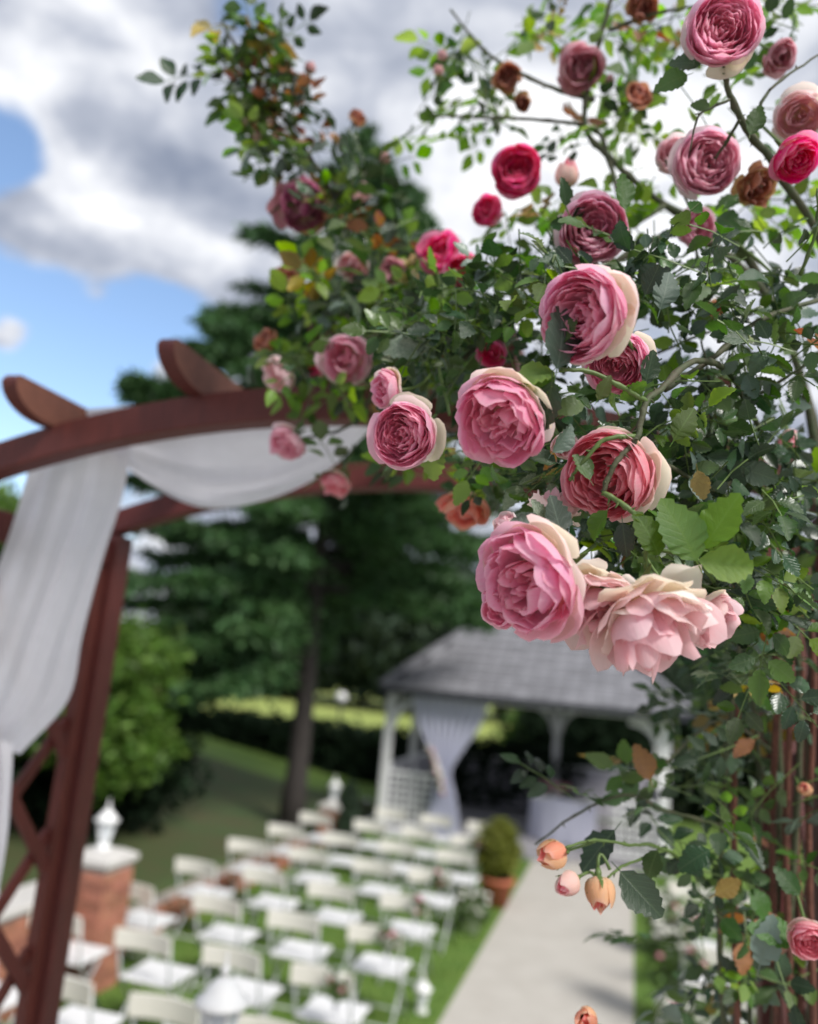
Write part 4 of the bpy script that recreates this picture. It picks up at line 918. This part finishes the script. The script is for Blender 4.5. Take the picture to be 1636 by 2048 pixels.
for h in [((1393, 1122), (1340, 1005), .80, .79, 'bright', .1), ((1408, 1098), (1476, 984), .80, .785, 'bright', -.25), ((1396, 1120), (1518, 1136), .80, .80, 'bright', .2), ((1318, 1112), (1288, 1028), .81, .80, 'bright', .3),
          ((1114, 738), (1146, 608), .80, .79, 'blue', .7), ((1122, 690), (1148, 628), .805, .795, 'mid', -.5), ((1106, 742), (1058, 792), .81, .80, 'mid', .1), ((1104, 762), (1092, 862), .80, .81, 'dark', .4),
          ((1168, 812), (1112, 812), .83, .82, 'mid', .1), ((1110, 745), (1033, 742), .81, .79, 'bright', .8), ((1195, 800), (1222, 752), .83, .82, 'bright', .2), ((1348, 880), (1388, 815), .86, .85, 'bright', .1),
          ((1360, 590), (1425, 575), .95, .94, 'mid', .0), ((1320, 620), (1345, 540), .95, .94, 'blue', .2), ((1290, 590), (1320, 530), .96, .95, 'dark', -.1), ((1395, 560), (1372, 610), .95, .94, 'mid', .1),
          ((1125, 1080), (1105, 990), .84, .83, 'blue', .5), ((1085, 1058), (1028, 1040), .84, .82, 'blue', .1), ((1090, 1045), (1070, 1000), .84, .83, 'pale', .3), ((1245, 1045), (1252, 1110), .83, .82, 'dark', .1),
          ((1215, 1020), (1180, 1080), .83, .84, 'mid', .5), ((1112, 925), (1060, 905), .85, .83, 'dark', .5), ((1105, 905), (1150, 850), .84, .84, 'blue', .8), ((870, 880), (860, 960), 1.03, 1.03, 'bright', .2),
          ((1180, 960), (1150, 905), .845, .85, 'mid', .5), ((1290, 770), (1310, 700), .87, .86, 'dark', .6), ((1240, 800), (1290, 760), .86, .85, 'bright', .7), ((1405, 425), (1378, 402), 1.05, 1.05, 'mid', .0),
          ((855, 690), (770, 690), 1.12, 1.1, 'pale', .2), ((860, 695), (810, 690), 1.12, 1.1, 'pale', -.4), ((1395, 940), (1408, 1000), .95, .95, 'yellow', .1), ((1290, 1045), (1268, 1030), .82, .815, 'bright', .2),
          ((1450, 960), (1520, 930), 1.05, 1.0, 'blue', .1), ((1480, 935), (1556, 960), 1.0, .98, 'dark', .2), ((1240, 440), (1242, 500), 1.0, 1.0, 'dark', .7), ((1250, 420), (1238, 350), 1.05, 1.05, 'mid', .7)]:
    hero(A, *h)
B_ = bloom
B_(A, 1168, 632, .80, 188, (-.68, -.1, .66), 'full', 'pink', .09, guard=[(1, .5, .15, 1.05), (1, -.35, .15, 1.05), (.7, 1, .1, .9)], stem=(1300, 760, .9), wide=1.0)
B_(A, 1235, 725, .89, 130, (-.35, -.35, .75), 'full', 'pink', .08, guard=[(1, .5, .2, 1.1)])
B_(A, 1003, 842, .82, 196, (-.48, -.52, .62), 'bowl', 'pink', .13, guard=[(.3, 1, .05, 1.05), (.9, .6, .1, 1.0), (-.4, 1, .0, .95)], stem=(1110, 780, .95))
B_(A, 806, 868, 1.0, 138, (-.33, -.12, .9), 'full', 'pink', .07, guard=[(.15, 1, .3, 1.15), (1, -.2, .25, 1.15)], stem=(880, 820, 1.15))
B_(A, 772, 778, 1.08, 88, (-.75, -.05, .5), 'small', 'pink', .12, guard=[(.5, 1, .1, 1.0), (1, .6, .1, 1.0)])
B_(A, 1218, 950, .875, 185, (-.55, -.22, .7), 'full', 'coral', .09, guard=[(1, -.05, .25, 1.15), (.1, 1, .05, 1.0)], stem=(1262, 895, .9))
B_(A, 1058, 1165, .80, 225, (-.72, -.25, .58), 'bowl', 'pink', .14, guard=[(.65, 1, .25, 1.05), (.1, 1, .0, 1.0)], stem=(1190, 1090, .9))
B_(A, 1003, 1215, .83, 92, (-.5, -.2, .75), 'small', 'pink', .15)
B_(A, 1190, 1215, .83, 170, (-.35, -.62, .6), 'loose', 'pale', .26, guard=[(.2, 1, .1, 1.0), (-.5, 1, .1, .95)], stem=(1290, 1180, .86))
B_(A, 1290, 1265, .80, 240, (.05, -.68, .6), 'loose', 'pale', .26, guard=[(.1, 1, .1, 1.05), (.8, 1, .1, 1.0), (-.4, 1, .1, 1.0)], stem=(1290, 1180, .86))
B_(A, 1422, 1240, .835, 130, (.62, -.45, .5), 'small', 'pale', .16, guard=[(.3, 1, .1, 1.0)])
B_(A, 1130, 890, .92, 60, (.2, -.5, .6), 'small', 'pale', .2)
B_(A, 1115, 1010, .92, 90, (.3, .6, .1), 'loose', 'pale', .2)
B_(A, 1010, 1045, .86, 50, (-.5, .6, .4), 'small', 'pale', .25)
B_(A, 985, 705, 1.2, 60, (-.2, -.3, .6), 'small', 'deep', .2)
B_(A, 925, 1018, 1.35, 95, (-.2, -.7, .5), 'small', 'peach', .2)
B_(A, 1555, 1045, 1.3, 60, (-.5, -.2, .6), 'small', 'coral', .2)
B_(A, 1575, 885, 1.2, 46, (-.3, -.5, .6), 'small', 'coral', .3)
B_(A, 1395, 455, 1.2, 80, (.1, -.2, .8), 'small', 'mauve', .12)
B_(A, 1185, 458, 1.12, 142, (-.12, -.1, .9), 'full', 'mauve', .07)
B_(A, 1430, 620, 1.25, 45, (-.2, -.2, .7), 'small', 'peach', .2)
A.finish()

# ---- the rose over the middle of the arch with a tall reddening shoot
B = Plant('climbing rose over the middle of the arch with a tall shoot of reddening leaves', W(.34, 2.0, ZR))
FARG = {'dark': 3.5, 'mid': 4.5, 'bright': 4.0, 'blue': 1.2, 'yellow': .5, 'rust': .35, 'pale': .4}
RED = {'dark': 3, 'mid': 4, 'bright': 1.5, 'rust': 2.6, 'yellow': .8}
shoot = [(455, 130), (480, 80), (510, 150), (545, 110), (480, 190), (540, 200), (560, 160), (585, 230), (545, 260), (610, 280), (590, 320), (640, 330), (650, 390), (680, 420), (560, 330), (560, 90)]
for i, (x, y) in enumerate(shoot): B.blob(x, y, 40, 38, 1.68, 1.82, 7, RED if i % 2 else FARG, .042)
for q in [(720, 430, 90, 80, 1.6, 1.85, 20), (700, 550, 130, 90, 1.55, 1.85, 40), (640, 630, 95, 110, 1.55, 1.8, 26), (770, 640, 130, 100, 1.5, 1.8, 36), (690, 750, 140, 45, 1.5, 1.7, 22), (860, 560, 80, 80, 1.45, 1.65, 16),
          (560, 710, 50, 60, 1.55, 1.75, 9), (830, 480, 60, 45, 1.5, 1.7, 6), (880, 930, 80, 40, 1.45, 1.7, 10), (690, 930, 40, 40, 1.6, 1.75, 5), (800, 750, 120, 50, 1.45, 1.65, 16), (740, 340, 50, 60, 1.7, 1.85, 6)]:
    B.blob(*q[:6], max(3, int(q[6] * .75)), FARG, .043)
B.cane([(1530, 2400, 2.2), (1530, 1500, 2.2), (1480, 1000, 2.1), (1300, 850, 1.95), (1000, 800, 1.8), (820, 720, 1.75), (720, 560, 1.75), (670, 400, 1.75), (590, 270, 1.75), (520, 170, 1.75), (470, 90, 1.75), (445, 45, 1.75)], .010, .003)
B.cane([(820, 720, 1.75), (700, 640, 1.7), (600, 560, 1.7)], .005, .003); B.cane([(760, 640, 1.72), (760, 480, 1.72), (720, 370, 1.74), (770, 310, 1.76)], .005, .002)
B.cane([(700, 480, 1.75), (720, 330, 1.75), (705, 235, 1.75)], .003, .0015, 'greenstem'); B.cane([(570, 240, 1.75), (600, 170, 1.75), (620, 130, 1.75)], .002, .001, 'greenstem')
B.cane([(1000, 800, 1.8), (860, 650, 1.6), (640, 720, 1.55)], .005, .003); B.cane([(760, 760, 1.6), (700, 850, 1.6), (590, 880, 1.6)], .004, .002)
B_(B, 690, 715, 1.5, 108, (-.1, -.2, .7), 'small', 'mauve', .12); B_(B, 557, 748, 1.6, 76, (-.5, -.4, .5), 'small', 'pale', .12)
B_(B, 577, 888, 1.6, 84, (-.3, -.6, .5), 'small', 'mauve', .1); B_(B, 672, 968, 1.65, 68, (-.3, -.6, .4), 'small', 'coral', .2)
B_(B, 630, 735, 1.65, 45, (0, 0, 1), 'small', 'deep', .2)
B_(B, 605, 415, 1.68, 100, (-.1, -.1, .9), 'loose', 'plum', .22, label='withered purple rose bloom')
B_(B, 585, 545, 1.68, 64, (-.2, .3, .6), 'small', 'brown', .2, label='withered tan rose bloom'); B_(B, 530, 682, 1.65, 56, (-.4, .3, .5), 'small', 'brown', .25, label='withered brown rose bloom')
B_(B, 783, 540, 1.6, 58, (.2, -.2, .7), 'small', 'dusk', .2, label='faded brownish pink rose bloom'); B_(B, 705, 532, 1.65, 62, (0, -.3, .7), 'small', 'pale', .25)
B_(B, 722, 385, 1.7, 48, (.1, .3, .7), 'small', 'pale', .2); B_(B, 712, 235, 1.75, 34, (.3, .2, .6), 'small', 'brown', .3, label='shrivelled brown rose bloom')
B_(B, 880, 505, 1.45, 92, (-.3, .2, .7), 'small', 'deep', .12); B_(B, 922, 540, 1.4, 72, (-.1, -.2, .7), 'small', 'hot', .15)
B_(B, 975, 420, 1.5, 68, (-.5, 0, .7), 'small', 'deep', .12); B_(B, 1035, 340, 1.42, 98, (-.15, -.1, .9), 'full', 'deep', .07)
for x, y in ((620, 135), (770, 315), (515, 272)): B_(B, x, y, 1.75, 22, (.1, .9, .3), 'bud', 'dusk', .05)
B.finish()

# ---- tall canes against the sky at the upper right
Cp = Plant('tall rose canes with pale pink blooms rising against the sky', W(.45, 1.35, ZR))
SKYG = {'mid': 3, 'bright': 7, 'dark': 1, 'yellow': .5, 'rust': .2}
for q in [(920, 80, 60, 70, 1.5, 1.7, 15), (985, 130, 60, 60, 1.5, 1.7, 12), (1020, 60, 40, 50, 1.5, 1.7, 5), (860, 225, 60, 30, 1.5, 1.7, 8), (930, 240, 60, 50, 1.5, 1.7, 12), (1000, 220, 50, 30, 1.5, 1.7, 5), (1120, 50, 70, 50, 1.4, 1.65, 11),
          (1200, 90, 100, 90, 1.4, 1.65, 22), (1190, 240, 70, 70, 1.4, 1.6, 18), (1280, 290, 60, 60, 1.4, 1.6, 10), (1300, 50, 110, 50, 1.3, 1.6, 18), (1560, 60, 80, 70, 1.2, 1.5, 14), (1420, 180, 70, 40, 1.1, 1.3, 4),
          (1530, 240, 70, 60, 1.15, 1.4, 8), (1580, 400, 60, 60, 1.2, 1.4, 10), (1440, 430, 110, 40, 1.15, 1.4, 14), (1280, 400, 60, 50, 1.2, 1.4, 7), (1090, 420, 60, 50, 1.3, 1.5, 9), (1040, 440, 60, 40, 1.3, 1.5, 9), (1250, 180, 60, 60, 1.4, 1.6, 8), (1330, 370, 40, 40, 1.3, 1.5, 5)]:
    Cp.blob(q[0], q[1], q[2] * .85, q[3] * .85, q[4] + .12, q[5] + .12, max(3, int(q[6] * .62)), SKYG, .041)
for h in [((1375, 150), (1322, 165), 1.05, 1.04, 'mid', .1), ((1400, 130), (1345, 115), 1.06, 1.06, 'dark', .3), ((1500, 270), (1520, 215), 1.06, 1.06, 'mid', .2), ((1420, 215), (1385, 205), 1.05, 1.05, 'mid', .1)]: hero(Cp, *h)
Cp.cane([(1700, 2500, 1.45), (1690, 1300, 1.45), (1670, 600, 1.35), (1560, 350, 1.2), (1500, 270, 1.1), (1460, 190, 1.07), (1445, 130, 1.05)], .009, .003)
Cp.cane([(1720, 2500, 1.5), (1700, 1500, 1.5), (1640, 900, 1.5), (1500, 520, 1.5), (1330, 410, 1.5), (1235, 330, 1.5), (1170, 250, 1.52), (1190, 120, 1.52), (1230, -30, 1.5)], .009, .004)
Cp.cane([(1330, 410, 1.5), (1260, 440, 1.45), (1220, 330, 1.5), (1190, 260, 1.52), (1080, 240, 1.55), (960, 235, 1.58), (860, 230, 1.6)], .006, .002)
Cp.cane([(1190, 200, 1.52), (1090, 170, 1.55), (980, 110, 1.6), (900, 20, 1.6)], .005, .002); Cp.cane([(1220, 60, 1.5), (1300, 30, 1.45), (1400, 10, 1.4)], .004, .002)
Cp.cane([(1500, 270, 1.1), (1540, 180, 1.1), (1636, 110, 1.15)], .003, .0015); Cp.cane([(1460, 200, 1.07), (1400, 230, 1.06), (1380, 300, 1.06)], .002, .001)
Cp.cane([(1480, 240, 1.08), (1420, 330, 1.15), (1360, 380, 1.2)], .0025, .0015)
B_(Cp, 1444, 62, 1.02, 142, (-.08, -.12, .95), 'full', 'pink', .06, guard=[(.4, -1, .3, 1.1), (.9, -.5, .25, 1.05)], stem=(1447, 150, 1.05))
B_(Cp, 1412, 328, 1.15, 134, (.02, -.15, .9), 'full', 'mauve', .07); B_(Cp, 1350, 308, 1.22, 80, (-.4, 0, .7), 'small', 'pale', .1)
B_(Cp, 1600, 232, 1.15, 104, (-.3, -.4, .7), 'small', 'pale', .1); B_(Cp, 1592, 318, 1.08, 100, (.1, -.65, .6), 'small', 'hot', .1, guard=[(0, -1, .4, 1.0)])
B_(Cp, 1515, 372, 1.2, 72, (.1, -.3, .6), 'loose', 'brown', .25, label='withered tan rose bloom on a bare cane'); B_(Cp, 1165, 135, 1.5, 92, (-.1, -.2, .8), 'small', 'dusk', .15, label='dusky faded rose bloom')
B_(Cp, 1015, 155, 1.58, 56, (-.2, -.2, .7), 'small', 'brown', .2, label='withered brown rose bloom'); B_(Cp, 1046, 206, 1.58, 36, (0, -.5, .6), 'small', 'brown', .2, label='withered brown rose bloom')
B_(Cp, 1277, 192, 1.45, 58, (.2, .2, .8), 'small', 'brown', .15, label='withered pinkish brown rose bloom'); B_(Cp, 1135, 345, 1.4, 52, (0, .9, .3), 'bud', 'coral', .05)
B_(Cp, 1560, 112, 1.25, 70, (0, -.5, .6), 'small', 'dusk', .25, label='faded brownish rose bloom'); B_(Cp, 1285, 15, 1.45, 60, (0, -.4, .7), 'small', 'brown', .2, label='withered brown rose bloom')
B_(Cp, 1350, 10, 1.7, 5, (0, .5, .5), 'bud', 'peach', .05)
for x, y in ((885, 110), (878, 140), (1218, 160)): B_(Cp, x, y, 1.58, 20, (.1, .9, .3), 'bud', 'dusk', .05)
Cp.finish()

# ---- lower growth round the right post
D = Plant('lower rose stems round the right post with peach buds and yellowing leaves', W(.2, 1.62, ZR))
LOWG = {'dark': 5, 'mid': 4.5, 'blue': 2.4, 'yellow': .9, 'bright': 1.0, 'rust': .3, 'pale': .5}
for q in [(1370, 1440, 70, 70, 1.5, 1.9, 18), (1470, 1390, 80, 120, 1.3, 1.8, 34), (1560, 1330, 80, 120, 1.35, 1.7, 12), (1590, 1600, 50, 200, 1.25, 1.5, 14), (1440, 1560, 90, 100, 1.25, 1.6, 26), (1310, 1600, 70, 45, 1.25, 1.45, 7),
          (1400, 1700, 90, 80, 1.15, 1.4, 18), (1560, 1850, 80, 160, 1.2, 1.5, 28), (1430, 1870, 120, 110, 1.3, 1.6, 20), (1140, 1590, 60, 25, 1.3, 1.4, 4), (1250, 1520, 70, 40, 1.4, 1.6, 5), (1360, 1980, 90, 60, 1.3, 1.6, 12), (1480, 1960, 90, 70, 1.3, 1.6, 12)]:
    D.blob(*q[:6], max(2, int(q[6] * .62)), LOWG, .038)
D.blob(1480, 1330, 100, 90, 1.5, 1.9, 24, {'dark': 6, 'mid': 3}, .04)
for h in [((1240, 1742), (1322, 1832), 1.05, 1.03, 'dark', .2), ((1315, 1700), (1290, 1760), 1.1, 1.1, 'mid', .1), ((1230, 1660), (1160, 1740), 1.12, 1.1, 'dark', .6), ((1420, 1700), (1355, 1735), 1.1, 1.1, 'dark', .0), ((1590, 1880), (1520, 1850), 1.15, 1.14, 'mid', .1),
          ((1520, 1930), (1545, 1840), 1.15, 1.14, 'blue', .1), ((1600, 1790), (1560, 1740), 1.15, 1.15, 'mid', .1), ((1300, 1560), (1280, 1495), 1.25, 1.25, 'rust', .2), ((1510, 1480), (1465, 1510), 1.25, 1.25, 'rust', .2), ((1430, 1790), (1480, 1760), 1.2, 1.2, 'yellow', .3)]: hero(D, *h)
D.cane([(1560, 2500, 1.55), (1550, 2000, 1.5), (1560, 1600, 1.48), (1545, 1250, 1.45), (1520, 1050, 1.4)], .008, .005); D.cane([(1470, 2400, 1.5), (1440, 1900, 1.42), (1445, 1650, 1.4), (1465, 1400, 1.4), (1500, 1150, 1.4)], .006, .004)
D.cane([(1600, 2500, 1.42), (1580, 1900, 1.4), (1600, 1500, 1.4), (1590, 1150, 1.4)], .007, .005); D.cane([(1440, 1650, 1.4), (1330, 1620, 1.3), (1250, 1590, 1.3), (1150, 1630, 1.28), (1070, 1690, 1.27)], .003, .0015)
D.cane([(1440, 1780, 1.4), (1330, 1700, 1.2), (1260, 1690, 1.12), (1190, 1680, 1.08), (1130, 1695, 1.05)], .003, .0016, 'greenstem'); D.cane([(1330, 1700, 1.2), (1250, 1730, 1.1), (1215, 1755, 1.06)], .0025, .0015, 'greenstem')
D.cane([(1520, 2000, 1.4), (1470, 1850, 1.35), (1460, 1740, 1.35)], .003, .002); D.cane([(1540, 1500, 1.45), (1450, 1440, 1.45), (1380, 1480, 1.4), (1320, 1540, 1.35)], .003, .0018)
for x_, d_ in ((1548, 1.36), (1576, 1.34), (1598, 1.4), (1622, 1.33), (1470, 1.42)):
    D.cane([(x_ + 12, 2500, d_), (x_ + 4, 2000, d_), (x_ - 4, 1650, d_ + .02), (x_ + 6, 1350, d_), (x_ - 8, 1120, d_ + .03)], .0065, .0045, 'redcane')
D.cane([(1500, 2400, 1.45), (1500, 2000, 1.45), (1520, 1600, 1.45), (1490, 1250, 1.45)], .005, .004)
B_(D, 1101, 1712, 1.05, 62, (-.75, .0, .5), 'bud', 'peach', .06, stem=(1190, 1682, 1.08)); B_(D, 1133, 1770, 1.05, 52, (-.7, -.1, .6), 'bud', 'coral', .06, stem=(1190, 1765, 1.08)); B_(D, 1197, 1788, 1.05, 60, (-.1, -.7, .5), 'bud', 'peach', .1, stem=(1220, 1740, 1.07))
B_(D, 1618, 1880, 1.12, 84, (-.3, -.1, .85), 'small', 'coral', .08); B_(D, 1172, 2040, 1.1, 50, (-.3, .5, .6), 'bud', 'peach', .06, stem=(1260, 2060, 1.15)); B_(D, 1608, 1575, 1.3, 30, (-.3, .5, .6), 'bud', 'peach', .06)
D.finish()
